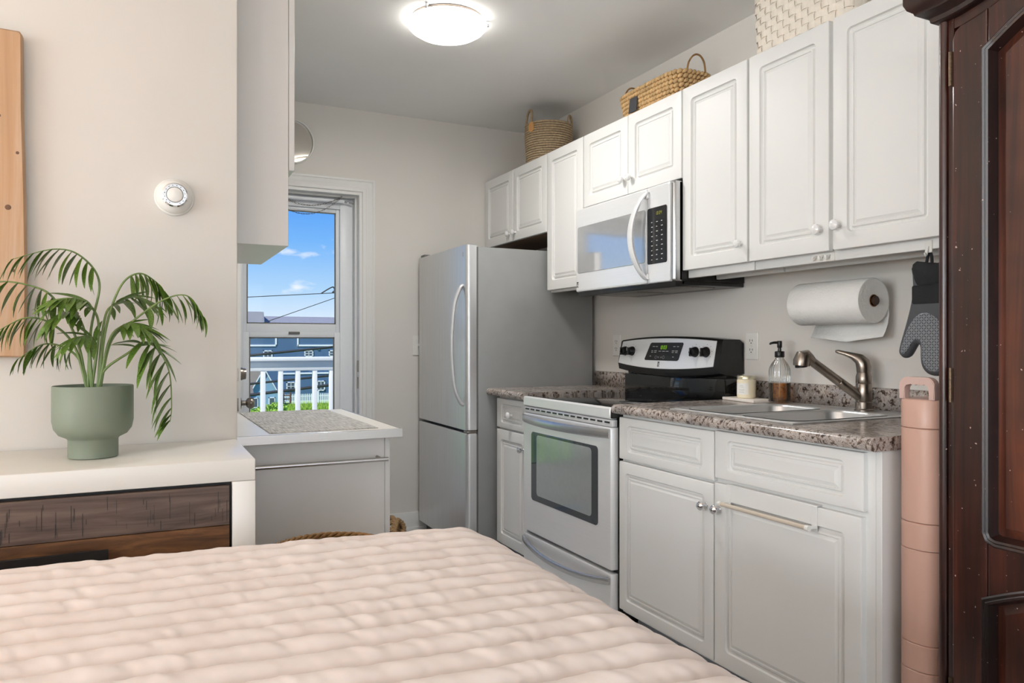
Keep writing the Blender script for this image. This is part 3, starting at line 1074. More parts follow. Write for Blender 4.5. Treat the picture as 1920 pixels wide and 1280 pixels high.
mb = MB().tube([(0, -0.006, 0), (0, 0.322, 0)], 0.0105, 14)
mb.build('rod', 'dark_brown', ph)
MB().lathe([(0.014, -0.012), (0.016, -0.010), (0.016, -0.004), (0.012, -0.002)], 20, (0, 0, 0), 'y').build('end_cap', 'dark_brown', ph)
mb = MB().tube([(0, 0.318, 0), (0.05, 0.322, 0), (XW - 2.205 - 0.004, 0.322, 0)], 0.008, 10)
mb.lathe([(0.022, 0.122), (0.022, 0.1285)], 20, (0, 0.322, 0), 'x')
mb.build('wall_arm', 'dark_brown', ph)

# ---- hooks under the upper cabinet
hk = thing('hook_strip', 'small white strip of three hooks under the upper cabinet', 'hooks', (XU + 0.012, 1.765, 1.452), RUN)
rect_loft(-0.045, 0.045, -0.014, 0.014, [(0, 0, 0.003), (0, -0.003, 0.003), (0.001, -0.004, 0.002)], 3).build('strip', 'plastic_white', hk)
for x in (-0.027, 0, 0.027):
    MB().tube(bez([(x, -0.003, 0.006), (x, -0.012, 0.002), (x, -0.018, -0.008), (x, -0.022, -0.003), (x, -0.023, 0.004)], 10), 0.0035, 8).build('hook', 'plastic_white', hk)
ah = thing('adhesive_hook', 'small white adhesive hook holding the black oven mitt', 'hook', (XU + 0.012, 1.395, 1.440), RUN)
rect_loft(-0.011, 0.011, -0.012, 0.024, [(0, 0, 0.003), (0, -0.003, 0.003), (0.001, -0.004, 0.002)], 3).build('hook_plate', 'plastic_white', ah)
MB().tube(bez([(0, -0.004, 0.006), (0, -0.008, -0.008), (0, -0.011, -0.018), (0, -0.016, -0.021), (0, -0.020, -0.013)], 10), 0.0028, 8).build('hook', 'plastic_white', ah)

# ---- oven mitt (outline hangs in the plane of the run, facing the room)
mt = thing('oven_mitt', 'black fabric and grey silicone oven mitt hanging beside the wardrobe', 'oven mitt', (2.03, 1.395, 1.075), RUN)
mo = [(-0.052, 0.300), (-0.050, 0.250), (-0.057, 0.205), (-0.072, 0.150), (-0.092, 0.085), (-0.093, 0.062), (-0.080, 0.050), (-0.062, 0.054), (-0.046, 0.078), (-0.037, 0.090), (-0.027, 0.084), (-0.026, 0.055), (-0.022, 0.028), (-0.008, 0.008), (0.016, 0.0), (0.040, 0.004), (0.060, 0.022), (0.068, 0.060), (0.072, 0.120), (0.070, 0.190), (0.066, 0.250), (0.066, 0.300)]
mo = [(p.x, p.y) for p in bez([Vector((x, z, 0)) for x, z in mo] , 66)]
MB_ = outline_loft(mo, [(0.010, 0.012), (0.003, 0.009), (0.0, 0.0), (0.0, -0.006), (0.004, -0.014), (0.010, -0.018)])
MB_.build('mitt_body', 'mitt_silicone', mt, ang=60)
gp = [(-0.040, 0.165), (-0.060, 0.135), (-0.080, 0.085), (-0.082, 0.066), (-0.072, 0.062), (-0.058, 0.076), (-0.044, 0.098), (-0.026, 0.104), (-0.017, 0.092), (-0.016, 0.060), (-0.010, 0.034), (0.006, 0.016), (0.028, 0.013), (0.050, 0.030), (0.056, 0.070), (0.054, 0.120), (0.034, 0.160), (0.002, 0.180), (-0.022, 0.178)]
gp = [(p.x, p.y) for p in bez([Vector((x, z, 0)) for x, z in gp + gp[:1]], 60)][:-1]
outline_loft(gp, [(0.0, -0.016), (0.0005, -0.0195), (0.003, -0.0205)]).build('grip_pad', 'mitt_grip', mt, ang=60)
rect_loft(-0.047, 0.064, 0.206, 0.262, [(0.0, -0.012, 0.006), (0.001, -0.019, 0.006), (0.003, -0.0195, 0.006)], 4).build('cuff_pad', 'mitt_black', mt)
mb = MB()
cl = []
for z, g, y in ((0.262, 0.0, 0.0), (0.28, 0.003, 0.0), (0.305, 0.004, 0.0), (0.318, 0.0, 0.0), (0.326, -0.01, 0)):
    lp = []
    for q in range(28):
        a = 2 * PI * q / 28
        wob = 0.002 * math.sin(5 * a + z * 90)
        lp.append((0.008 + (0.058 + g + wob) * math.cos(a), -0.004 + (0.020 + g + wob) * math.sin(a), z + 0.006 * math.sin(a * 2 + 1) * (1 if z > 0.27 else 0)))
    cl.append(lp)
mb.loft(cl)
mb.build('cuff', 'mitt_black', mt, ang=70)
MB().tube(bez([(-0.012, -0.004, 0.318), (-0.006, -0.006, 0.342), (0.001, -0.008, 0.357), (0.006, -0.006, 0.342), (0.006, -0.004, 0.318)], 16), 0.004, 8, flat=(1.3, 0.6)).build('hanging_loop', 'mitt_black', mt)

# ------------------------------------------------------------------ lettering helpers
SEG = {'0': 'abcdef', '1': 'bc', '2': 'abged', '3': 'abgcd', '4': 'fgbc'}


def digits(mb, txt, x, z, h, y, slant=0.12):
    w = h * 0.5
    t = h * 0.13
    for ch in txt:
        if ch == ':':
            for zz in (0.3, 0.7):
                cx, cz = x + t, z + h * zz
                mb.quad((cx - t / 2, y, cz - t / 2), (cx + t / 2, y, cz - t / 2), (cx + t / 2, y, cz + t / 2), (cx - t / 2, y, cz + t / 2))
            x += w * 0.5
            continue
        bars = {'a': (0, w, h - t, h), 'g': (0, w, h / 2 - t / 2, h / 2 + t / 2), 'd': (0, w, 0, t), 'f': (0, t, h / 2, h), 'e': (0, t, 0, h / 2), 'b': (w - t, w, h / 2, h), 'c': (w - t, w, 0, h / 2)}
        for s in SEG[ch]:
            a, b_, c, d = bars[s]
            mb.quad((x + a + slant * c, y, z + c), (x + b_ + slant * c, y, z + c), (x + b_ + slant * d, y, z + d), (x + a + slant * d, y, z + d))
        x += w * 1.45


def emblem(mb, x, z, h, y):
    # black square mark built of slanted blocks
    w = h * 0.62
    q = [((0, 0.78), (1, 0.78), (1, 1), (0, 1)), ((0, 0.40), (0.34, 0.40), (0.34, 0.72), (0, 0.72)), ((0.44, 0.72), (0.80, 0.40), (1.0, 0.40), (1.0, 0.52), (0.78, 0.72)), ((0, 0.0), (0.34, 0.0), (0.34, 0.33), (0, 0.33)), ((0.44, 0.33), (0.74, 0.0), (1.0, 0.0), (1.0, 0.08), (0.72, 0.33))]
    for pl in q:
        mb.bm.faces.new([mb.bm.verts.new((x + a * w, y, z + b_ * h)) for a, b_ in pl])


def dash_rows(mb, rows, y, h):
    for x, z, w in rows:
        mb.quad((x, y, z), (x + w, y, z), (x + w, y, z + h), (x, y, z + h))


# ------------------------------------------------------------------ electric range
RW = 0.766
rg = thing('electric_range', 'stainless electric range with black glass cooktop and oven window', 'range', (1.645, 3.219, 0), RUN)
mb = MB().box(0.004, RW - 0.004, 0.035, 0.680, 0.055, 0.885, 0.002, 1)
mb.build('range_body', 'black_plastic', rg)
for x in (0.03, RW - 0.07):
    for y in (0.08, 0.60):
        MB().lathe([(0.018, 0.0), (0.018, 0.012), (0.01, 0.014), (0.01, 0.056)], 12, (x + 0.02, y, 0)).build('levelling_foot', 'black_plastic', rg)
# cooktop
ck = box('cooktop_frame', 'black_plastic', rg, 0.0, RW, 0.002, 0.640, 0.872, 0.908, 0.003)
box('cooktop_glass', 'black_gloss', rg, 0.004, RW - 0.004, 0.014, 0.636, 0.908, 0.915, 0.002)
rect_loft(0.001, RW - 0.012, 0.868, 0.915, [(0, 0.030, 0.004), (0, 0.006, 0.005), (0.002, 0.001, 0.007), (0.006, -0.002, 0.008)], 4).build('front_trim', 'steel_bright', rg)
mb = MB()
for cx, cy, r in ((0.2, 0.17, 0.105), (0.56, 0.17, 0.085), (0.2, 0.46, 0.075), (0.56, 0.46, 0.1)):
    ring = [(cx + r * math.cos(2 * PI * q / 48), cy + r * math.sin(2 * PI * q / 48), 0.9152) for q in range(48)]
    ring2 = [(cx + (r - 0.002) * math.cos(2 * PI * q / 48), cy + (r - 0.002) * math.sin(2 * PI * q / 48), 0.9152) for q in range(48)]
    mb.loft([ring, ring2], False, False)
mb.build('burner_marking', 'slate', rg)
# vent strip under the trim
vs = box('vent_strip', 'steel_bright', rg, 0.006, RW - 0.008, 0.004, 0.030, 0.838, 0.866, 0.002)
mb = MB()
for i in range(14):
    xx = 0.018 + i * 0.053
    mb.box(xx, xx + 0.036, 0.0025, 0.006, 0.8515, 0.8585)
mb.build('vent_slots', 'black_plastic', vs)
# oven door
od = rect_loft(0.002, RW - 0.010, 0.272, 0.836, [(0, 0.034, 0.004), (0, 0.008, 0.005), (0.003, 0.001, 0.007), (0.008, 0.0, 0.008)], 4).build('oven_door', 'steel_bright', rg)
ow = rect_loft(0.086, 0.664, 0.430, 0.752, [(0, 0.002, 0.018), (0.0, -0.0015, 0.018), (0.003, -0.0022, 0.016)], 5).build('window_surround', 'oven_glass', od)
rect_loft(0.140, 0.618, 0.458, 0.740, [(0, -0.002, 0.018), (0.0, -0.0026, 0.018), (0.001, -0.0028, 0.017)], 5).build('window_glass', 'oven_glass_inner', od)


def bow(name, xa, xb, zc, hh, depth, par, drop=0.0, th=0.010):
    # flat bowed bar handle that stands off the face
    n = 24
    loops = []
    for i in range(n + 1):
        u = i / n
        x = xa + (xb - xa) * u
        k = 4 * u * (1 - u)
        yo = -0.004 - depth * k ** 0.8
        z = zc - drop * k
        h = hh
        loops.append([(x, yo - th * 0.5 * c, z + h * 0.5 * s) for c, s in ((1, -0.8), (1, 0.8), (0.4, 1), (-0.6, 1), (-1, 0.7), (-1, -0.7), (-0.6, -1), (0.4, -1))])
    mb = MB().loft(loops)
    for x in (xa + 0.012, xb - 0.012):
        mb.box(x - 0.011, x + 0.011, -0.010, 0.004, zc - hh * 0.42, zc + hh * 0.42, 0.002, 1)
    return mb.build(name, 'steel', par, ang=50)


bow('door_handle', 0.006, RW - 0.014, 0.812, 0.036, 0.042, od, 0.004)
dwr = rect_loft(0.002, RW - 0.010, 0.058, 0.258, [(0, 0.034, 0.004), (0, 0.006, 0.005), (0.003, 0.001, 0.007), (0.008, 0.0, 0.008)], 4).build('storage_drawer', 'steel_bright', rg)
bow('drawer_handle', 0.006, RW - 0.014, 0.231, 0.027, 0.034, dwr, 0.030)
# backguard
bgx0, bgx1 = 0.012, RW - 0.004
mb = MB().box(bgx0 + 0.012, bgx1, 0.575, 0.682, 0.908, 1.016, 0.004)
mb.box(bgx0 + 0.02, bgx1 - 0.01, 0.590, 0.682, 1.01, 1.06, 0.004)
mb.build('backguard_base', 'black_gloss', rg)
hous = MB()
loops = []
n = 28


def bg_top(u):
    return 1.182 + 0.016 * (1 - (2 * u - 1) ** 2)


def bg_bot(u):
    return 1.070 - 0.022 * (1 - (2 * u - 1) ** 2)


for i in range(n + 1):
    u = i / n
    x = bgx0 + (bgx1 - bgx0) * u
    yb = 0.548 + 0.016 * (2 * u - 1) ** 2
    zt, zb = bg_top(u), bg_bot(u)
    loops.append([(x, yb - 0.016, zb - 0.030), (x, yb - 0.022, zb), (x, yb, zt - 0.004), (x, yb + 0.008, zt + 0.003), (x, 0.66, zt + 0.002), (x, 0.682, zt - 0.014), (x, 0.682, zb - 0.034), (x, yb + 0.03, zb - 0.040)])
hous.loft(loops)
hous.build('control_housing', 'black_plastic', rg, ang=40)
# steel fascia laid on the sloping housing front
def fascia(x, z, off):
    u = (x - bgx0) / (bgx1 - bgx0)
    zt, zb = bg_top(u) - 0.004, bg_bot(u)
    yb = 0.548 + 0.016 * (2 * u - 1) ** 2
    v = (z - zb) / (zt - zb)
    return (x, yb - 0.022 * (1 - v) - off, z)


mb = MB()
rows = []
for off, ins in ((0.0, 0.0), (0.0025, 0.0), (0.0035, 0.003)):
    lp = []
    for i in range(n + 1):
        u = i / n
        x = bgx0 + 0.006 + ins + (bgx1 - bgx0 - 0.036 - 2 * ins) * u
        uu = (x - bgx0) / (bgx1 - bgx0)
        lp.append(fascia(x, bg_bot(uu) + ins + 0.001, off))
    for i in range(n, -1, -1):
        u = i / n
        x = bgx0 + 0.020 + ins + (bgx1 - bgx0 - 0.050 - 2 * ins) * u
        uu = (x - bgx0) / (bgx1 - bgx0)
        lp.append(fascia(x, bg_top(uu) - 0.006 - ins, off))
    rows.append(lp)
mb.loft(rows, True, False)
top = rows[-1]
h_ = len(top) // 2
vs_ = [mb.bm.verts.new(p) for p in top]
for i in range(h_ - 1):
    mb.bm.faces.new((vs_[i], vs_[i + 1], vs_[len(top) - 2 - i], vs_[len(top) - 1 - i]))
fs = mb.build('control_fascia', 'steel_bright', rg, ang=30)
# display glass
mb = MB()
dl_ = []
for off in (0.003, 0.0058):
    dl_.append([fascia(x, z, off) for x, z in ((0.262, 1.088), (0.500, 1.088), (0.510, 1.094), (0.532, 1.166), (0.526, 1.172), (0.300, 1.172), (0.290, 1.166), (0.256, 1.094))])
mb.loft(dl_)
dp = mb.build('display_panel', 'display_black', rg, ang=30)


def on_display(x, z):
    p = fascia(x, z, 0.0064)
    return p


mb = MB()
dg = MB()
digits(dg, '10:03', 0.368, 1.141, 0.017, 0)
for v in dg.bm.verts:
    v.co = Vector(on_display(v.co.x, v.co.z))
dg.build('clock_digits', 'display_green', dp, smooth=False)
rows = [(0.312, 1.152, 0.018), (0.336, 1.152, 0.016), (0.305, 1.132, 0.014), (0.328, 1.132, 0.020), (0.305, 1.125, 0.014), (0.328, 1.125, 0.018), (0.362, 1.130, 0.018), (0.388, 1.130, 0.022), (0.416, 1.130, 0.020), (0.466, 1.152, 0.016), (0.492, 1.152, 0.014), (0.460, 1.132, 0.018), (0.484, 1.132, 0.018), (0.460, 1.125, 0.014), (0.484, 1.125, 0.016), (0.296, 1.106, 0.012), (0.468, 1.104, 0.010)]
dash_rows(mb, rows, 0, 0.0028)
for cx in (0.345, 0.404):
    for q in range(10):
        a0, a1 = 2 * PI * q / 10, 2 * PI * (q + 1) / 10
        mb.quad((cx + 0.0075 * math.cos(a0), 0, 1.103 + 0.0075 * math.sin(a0)), (cx + 0.0075 * math.cos(a1), 0, 1.103 + 0.0075 * math.sin(a1)), (cx + 0.0065 * math.cos(a1), 0, 1.103 + 0.0065 * math.sin(a1)), (cx + 0.0065 * math.cos(a0), 0, 1.103 + 0.0065 * math.sin(a0)))
for cx, s in ((0.364, -1), (0.386, 1)):
    for q in (-1, 1):
        mb.quad((cx, 0, 1.103 + s * 0.004), (cx, 0, 1.103 + s * 0.002), (cx + q * 0.006, 0, 1.103 - s * 0.005), (cx + q * 0.006, 0, 1.103 - s * 0.003))
for v in mb.bm.verts:
    v.co = Vector(on_display(v.co.x, v.co.z))
mb.build('panel_print', 'print_white', dp, smooth=False)
mb = MB()
emblem(mb, 0.362, 1.058, 0.024, 0)
for v in mb.bm.verts:
    v.co = Vector(fascia(v.co.x, v.co.z, 0.0042))
mb.build('emblem', 'print_black', rg, smooth=False)
for i, x in enumerate((0.075, 0.140, 0.615, 0.682)):
    p = Vector(fascia(x, 1.130, 0.003))
    mb = MB().lathe([(0.0235, 0.0), (0.0235, -0.006), (0.0215, -0.009), (0.0195, -0.022), (0.0175, -0.025)], 20, p, 'y')
    kb = mb.build('burner_knob', 'black_plastic', rg)
    MB().box(p.x - 0.0045, p.x + 0.0045, p.y - 0.036, p.y - 0.02, p.z - 0.019, p.z + 0.019, 0.003).build('knob_grip', 'black_gloss', kb)
    box('knob_mark', 'print_white', kb, p.x - 0.001, p.x + 0.001, p.y - 0.0366, p.y - 0.0355, p.z + 0.002, p.z + 0.018)
mb = MB()
for x in (0.075, 0.140, 0.615, 0.682):
    for a in range(-3, 4):
        ang = R(90 + a * 42)
        xx, zz = x + 0.033 * math.cos(ang), 1.130 + 0.033 * math.sin(ang)
        if bg_bot((xx - bgx0) / (bgx1 - bgx0)) + 0.004 < zz < 1.176:
            mb.quad((xx - 0.0014, 0, zz - 0.0014), (xx + 0.0014, 0, zz - 0.0014), (xx + 0.0014, 0, zz + 0.0014), (xx - 0.0014, 0, zz + 0.0014))
for v in mb.bm.verts:
    v.co = Vector(fascia(v.co.x, v.co.z, 0.0042))
mb.build('dial_marks', 'print_black', rg, smooth=False)

# ------------------------------------------------------------------ microwave
MW_ = 0.778
mw = thing('microwave_oven', 'stainless over-the-range microwave with curved vertical handle', 'microwave', (1.950, 3.235, 1.425), RUN)
mb = MB().box(0.0, MW_, 0.030, XW - 1.950 - 0.004, 0.004, 0.412, 0.002, 1)
mb.build('microwave_body', 'black_plastic', mw)
mdoor = rect_loft(0.0, 0.594, 0.0, 0.415, [(0, 0.030, 0.003), (0, 0.010, 0.005), (0.003, 0.002, 0.008), (0.010, 0.0, 0.010)], 4).build('microwave_door', 'steel_bright', mw)
rect_loft(0.020, 0.586, 0.092, 0.322, [(0, 0.001, 0.012), (0, -0.0012, 0.012), (0.002, -0.002, 0.011)], 5).build('window_glass', 'microwave_glass', mdoor)
rect_loft(0.597, 0.752, 0.0, 0.415, [(0, 0.030, 0.003), (0, 0.008, 0.004), (0.002, 0.002, 0.006), (0.006, 0.0, 0.008)], 4).build('control_panel', 'steel_bright', mw)
rect_loft(0.753, MW_, 0.0, 0.415, [(0, 0.040, 0.003), (0, 0.012, 0.006), (0.004, 0.004, 0.008), (0.008, 0.002, 0.008)], 4).build('side_trim', 'steel', mw)
kp = rect_loft(0.599, 0.734, 0.082, 0.322, [(0, 0.001, 0.010), (0, -0.0012, 0.010), (0.002, -0.002, 0.009)], 5).build('keypad_glass', 'microwave_keys', mw)
mb = MB()
digits(mb, '10:04', 0.658, 0.288, 0.014, -0.0024)
mb.build('clock_digits', 'display_dim', kp, smooth=False)
mb = MB()
rows = []
for r_ in range(9):
    for c_ in range(3):
        rows.append((0.628 + c_ * 0.034, 0.098 + r_ * 0.020, 0.012 if (r_ + c_) % 2 else 0.008))
dash_rows(mb, rows, -0.0024, 0.003)
mb.build('keypad_print', 'print_white', kp, smooth=False)
mb = MB()
emblem(mb, 0.010, 0.022, 0.028, -0.0004)
mb.build('emblem', 'print_black', mdoor, smooth=False)
n = 26
loops = []
for i in range(n + 1):
    u = i / n
    k = 4 * u * (1 - u)
    z = 0.018 + 0.375 * u
    x = 0.600 - 0.046 * k
    yo = -0.006 - 0.052 * k ** 0.75
    w_ = 0.0145 + 0.003 * k
    loops.append([(x + w_ * c, yo + 0.008 * s, z) for c, s in ((-1, -0.6), (-0.6, -1), (0.6, -1), (1, -0.6), (1, 0.6), (0.6, 1), (-0.6, 1), (-1, 0.6))])
mb = MB().loft(loops)
for z in (0.03, 0.378):
    mb.box(0.586, 0.610, -0.010, 0.003, z - 0.012, z + 0.012, 0.003, 1)
mb.build('door_handle', 'steel_bright', mw, ang=50)
mb = MB().box(0.006, MW_ - 0.004, 0.012, 0.06, -0.022, 0.004, 0.003).box(0.006, MW_ - 0.004, 0.045, XW - 1.950 - 0.006, -0.014, 0.006, 0.002)
und = mb.build('base_grille', 'black_plastic', mw)
for x in (0.06, 0.42):
    box('grease_filter', 'filter_metal', mw, x, x + 0.30, 0.10, 0.27, -0.019, -0.013, 0.002)
box('work_light_lens', 'clear_glass', mw, 0.34, 0.42, 0.29, 0.34, -0.018, -0.013, 0.002)

# ------------------------------------------------------------------ refrigerator
FW = 0.772
fr = thing('refrigerator', 'stainless bottom-freezer refrigerator with grey textured side', 'refrigerator', (1.522, 4.408, 0), RUN)
FD = XW - 1.522 - 0.03
box('fridge_case', 'fridge_side', fr, 0.0, FW, 0.068, FD, 0.045, 1.682, 0.004)


def fdoor(name, z0, z1):
    mb = MB()
    def sec(ins):
        # plan outline of a door with rounded vertical front edges
        pts = []
        x0, x1, y0, y1 = 0.0 + ins, FW - ins, 0.0 + ins, 0.058
        r = 0.022
        for q in range(7):
            a = R(180 + 90 * q / 6)
            pts.append((x0 + r + r * math.cos(a), y0 + r + r * math.sin(a)))
        for q in range(7):
            a = R(270 + 90 * q / 6)
            pts.append((x1 - r + r * math.cos(a), y0 + r + r * math.sin(a)))
        pts += [(x1, y1), (x0, y1)]
        return pts
    lv = [(z0, 0.004), (z0 + 0.004, 0.0), (z1 - 0.004, 0.0), (z1, 0.004)]
    mb.loft([[(x, y, z) for x, y in sec(i_)] for z, i_ in lv])
    return mb.build(name, 'fridge_steel', fr, ang=40)


fu = fdoor('upper_door', 0.706, 1.694)
fl = fdoor('freezer_door', 0.075, 0.692)
for nm, z0, z1, par in (('door_gasket', 0.712, 1.682, fu), ('door_gasket', 0.08, 0.686, fl)):
    mb = MB()
    for x in (0.006,):
        mb.box(x, FW - x, 0.058, 0.068, z0, z1)
    mb.build(nm, 'gasket_gray', par)
box('hinge_cover', 'gasket_gray', fr, 0.012, 0.075, 0.012, 0.13, 1.694, 1.712, 0.005)
box('centre_hinge', 'nickel', fr, FW - 0.055, FW - 0.002, 0.006, 0.062, 0.693, 0.705, 0.002)
box('base_grille', 'black_plastic', fr, 0.01, FW - 0.01, 0.05, 0.08, 0.01, 0.072, 0.003)
for x in (0.06, FW - 0.06):
    MB().lathe([(0.02, 0), (0.02, 0.012), (0.011, 0.014), (0.011, 0.05)], 12, (x, 0.12, 0)).build('levelling_foot', 'black_plastic', fr)
hp = bez([(0.722, 0.006, 1.478), (0.722, -0.016, 1.462), (0.720, -0.046, 1.38), (0.718, -0.060, 1.25), (0.718, -0.063, 1.16), (0.718, -0.060, 1.06), (0.720, -0.046, 0.93), (0.722, -0.016, 0.856), (0.722, 0.006, 0.840)], 40)
MB().tube(hp, 0.0125, 14, flat=(1.0, 0.85)).build('door_handle', 'plastic_white', fu)
M['handle_gray'] = pm('handle_gray', rgb(206, 207, 207), 0.35, 0.35, amt=0.02)
fu.children[-1].data.materials[0] = M['handle_gray'] if fu.children else None
mb = MB()
for i, (a, b_) in enumerate(((0.0, 0.012), (0.014, 0.022), (0.024, 0.034))):
    mb.quad((0.715 + a * 0.6, -0.0006, 1.630), (0.715 + b_ * 0.6, -0.0006, 1.630), (0.715 + b_ * 0.6, -0.0006, 1.655), (0.715 + a * 0.6, -0.0006, 1.655))
mb.build('badge', 'print_white', fu, smooth=False)

# ------------------------------------------------------------------ ceiling light
cl_ = thing('ceiling_light', 'round white glass flush ceiling light, lit', 'ceiling light', (1.180, 3.035, CEIL))
MB().lathe([(0.150, 0.0), (0.158, -0.004), (0.158, -0.020), (0.150, -0.024)], 48).build('base_ring', 'nickel', cl_)
MB().lathe([(0.166, -0.016), (0.173, -0.022), (0.172, -0.030), (0.160, -0.044), (0.135, -0.060), (0.100, -0.073), (0.060, -0.081), (0.02, -0.084)], 64, cap0=True).build('glass_shade', 'lamp_glass', cl_, ang=60)
for a in (100, 220, 340):
    p = Vector((0.170 * math.cos(R(a)), 0.170 * math.sin(R(a)), -0.012))
    mb = MB().box(-0.012, 0.012, -0.006, 0.006, -0.012, 0.010, 0.002)
    mb.xf(Matrix.Translation(p) @ Matrix.Rotation(R(a), 4, 'Z'))
    mb.build('retaining_clip', 'chrome', cl_)
add_light('ceiling_bulb', 'AREA', (1.180, 3.035, CEIL - 0.10), 9.5, (1.0, 0.985, 0.96), aim=(0, 0, -1), shape='DISK', size=0.30)

# ------------------------------------------------------------------ baskets on the cabinets
def ring_pts(cx, cy, rx, ry, z, n=40, e=2.0, rot=0):
    out = []
    for q in range(n):
        a = 2 * PI * q / n
        c, s = math.cos(a), math.sin(a)
        x = rx * math.copysign(abs(c) ** (2 / e), c)
        y = ry * math.copysign(abs(s) ** (2 / e), s)
        out.append((cx + x * math.cos(rot) - y * math.sin(rot), cy + x * math.sin(rot) + y * math.cos(rot), z))
    return out


b1 = thing('coiled_rope_basket', 'round brown coiled rope basket with two loop handles and leather tag', 'basket', (2.155, 3.885, UT))
mb = MB()
NR = 18
for i in range(NR):
    z = 0.008 + i * 0.0134
    r = 0.128 + 0.010 * math.sin(i / (NR - 1) * 1.8)
    pts = ring_pts(0, 0, r, r, z, 64)
    mb.tube(pts, 0.0062, 6, closed=True)
mb.build('coil_wall', 'rope_coil', b1, ang=60)
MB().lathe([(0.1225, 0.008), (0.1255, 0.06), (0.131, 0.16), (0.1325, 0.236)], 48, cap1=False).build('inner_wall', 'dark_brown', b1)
MB().lathe([(0.125, 0.004), (0.125, 0.010)], 40).build('coil_base', 'rope_coil', b1)
ha = bez([(-0.100, 0.085, 0.215), (-0.104, 0.088, 0.27), (-0.106, 0.062, 0.318), (-0.112, 0.026, 0.328), (-0.118, -0.008, 0.312), (-0.128, -0.026, 0.26), (-0.132, -0.034, 0.215)], 26)
MB().tube(ha, 0.0075, 8).build('loop_handle', 'rope_coil', b1)
hb = bez([(0.060, -0.120, 0.220), (0.062, -0.126, 0.262), (0.075, -0.112, 0.284), (0.095, -0.094, 0.284), (0.108, -0.086, 0.26), (0.104, -0.088, 0.215)], 22)
MB().tube(hb, 0.0075, 8).build('loop_handle', 'rope_coil', b1)
mb = outline_loft([(p[0], p[1]) for p in rrect(-0.021, 0.021, -0.030, 0.028, 0.018, 5)], [(0, 0.0), (0, -0.003), (0.002, -0.004)])
mb.xf(Matrix.Translation((-0.1375, -0.040, 0.212)) @ Matrix.Rotation(R(-75), 4, 'Z'))
mb.build('leather_tag', 'leather_tag', b1)

# braided hyacinth basket, rectangular with rounded corners and flared sides
b2 = thing('braided_basket', 'light braided hyacinth basket with a small slate tag', 'basket', (2.175, 2.820, UT))
NR = 8


def b2_dims(i):
    f = i / (NR - 1)
    return 0.085 + 0.016 * f, 0.205 + 0.030 * f, 0.012 + 0.0185 * i


for i in range(NR):
    rx, ry, z = b2_dims(i)
    mb = MB()
    N = 300
    base = ring_pts(0, 0, rx, ry, z, N, 5.0)
    # even arclength
    P = [Vector(p) for p in base]
    L = [0]
    for a, b_ in zip(P, P[1:] + P[:1]):
        L.append(L[-1] + (b_ - a).length)
    T = L[-1]
    M_ = int(T / 0.022)

    def at(s):
        s %= T
        lo, hi = 0, N
        while hi - lo > 1:
            md = (lo + hi) // 2
            if L[md] <= s:
                lo = md
            else:
                hi = md
        a, b_ = P[lo % N], P[(lo + 1) % N]
        return a.lerp(b_, (s - L[lo]) / max(1e-9, L[lo + 1] - L[lo]))
    for j in range(M_):
        s = (j + (0.5 if i % 2 else 0)) * T / M_
        a, b_, c = at(s - 0.012), at(s), at(s + 0.013)
        tn = (c - a).normalized()
        nr = Vector((tn.y, -tn.x, 0))
        tilt = 0.0065
        jit = random.uniform(0.9, 1.12)
        pts = [a + Vector((0, 0, -tilt)) - nr * 0.003, a.lerp(b_, 0.5) + Vector((0, 0, -tilt * 0.6)) + nr * 0.002, b_ + nr * 0.004, b_.lerp(c, 0.5) + Vector((0, 0, tilt * 0.6)) + nr * 0.002, c + Vector((0, 0, tilt)) - nr * 0.003]
        mb.tube(pts, [0.0025, 0.0085 * jit, 0.0098 * jit, 0.0085 * jit, 0.0025], 6)
    mb.build('braid_row', 'hyacinth', b2, ang=80)
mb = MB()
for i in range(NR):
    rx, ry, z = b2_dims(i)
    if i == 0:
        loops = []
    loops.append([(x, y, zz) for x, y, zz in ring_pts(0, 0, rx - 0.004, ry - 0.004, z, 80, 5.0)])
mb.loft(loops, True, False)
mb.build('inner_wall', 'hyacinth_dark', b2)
for s in (-1, 1):
    MB().tube(bez([(-0.05, s * 0.232, 0.135), (-0.046, s * 0.238, 0.178), (-0.022, s * 0.242, 0.212), (0.010, s * 0.242, 0.218), (0.036, s * 0.240, 0.196), (0.048, s * 0.236, 0.160), (0.05, s * 0.232, 0.135)], 24), 0.0042, 8).build('arched_handle', 'hyacinth_dark', b2)
mb = MB().box(-0.0025, 0.0025, -0.030, 0.030, -0.036, 0.036, 0.0012, 1)
mb.xf(Matrix.Translation((-0.1125, 0.080, 0.075)) @ Matrix.Rotation(R(7), 4, 'Y'))
mb.build('slate_tag', 'slate', b2)

# white plaited basket: each strip is its own piece
b3 = thing('plaited_basket', 'cream plaited wood-strip basket near the wardrobe', 'basket', (2.165, 1.905, UT))
BH, bw = 0.235, 0.0265
NB = 9
base = [Vector(p) for p in ring_pts(0, 0, 0.118, 0.215, 0, 480, 5.5)]
L = [0]
for a, b_ in zip(base, base[1:] + base[:1]):
    L.append(L[-1] + (b_ - a).length)
T = L[-1]
NS = 2 * int(T / bw / 2) + 1
ZB = BH / NB


def b3_at(s, z, off):
    s %= T
    lo, hi = 0, len(base)
    while hi - lo > 1:
        md = (lo + hi) // 2
        if L[md] <= s:
            lo = md
        else:
            hi = md
    a, b_ = base[lo], base[(lo + 1) % len(base)]
    p = a.lerp(b_, (s - L[lo]) / max(1e-9, L[lo + 1] - L[lo]))
    tn = (b_ - a).normalized()
    nr = Vector((tn.y, -tn.x, 0))
    p = p * (1 + 0.05 * math.sin(min(1, z / BH) * 1.6)) + nr * off
    return Vector((p.x, p.y, z))


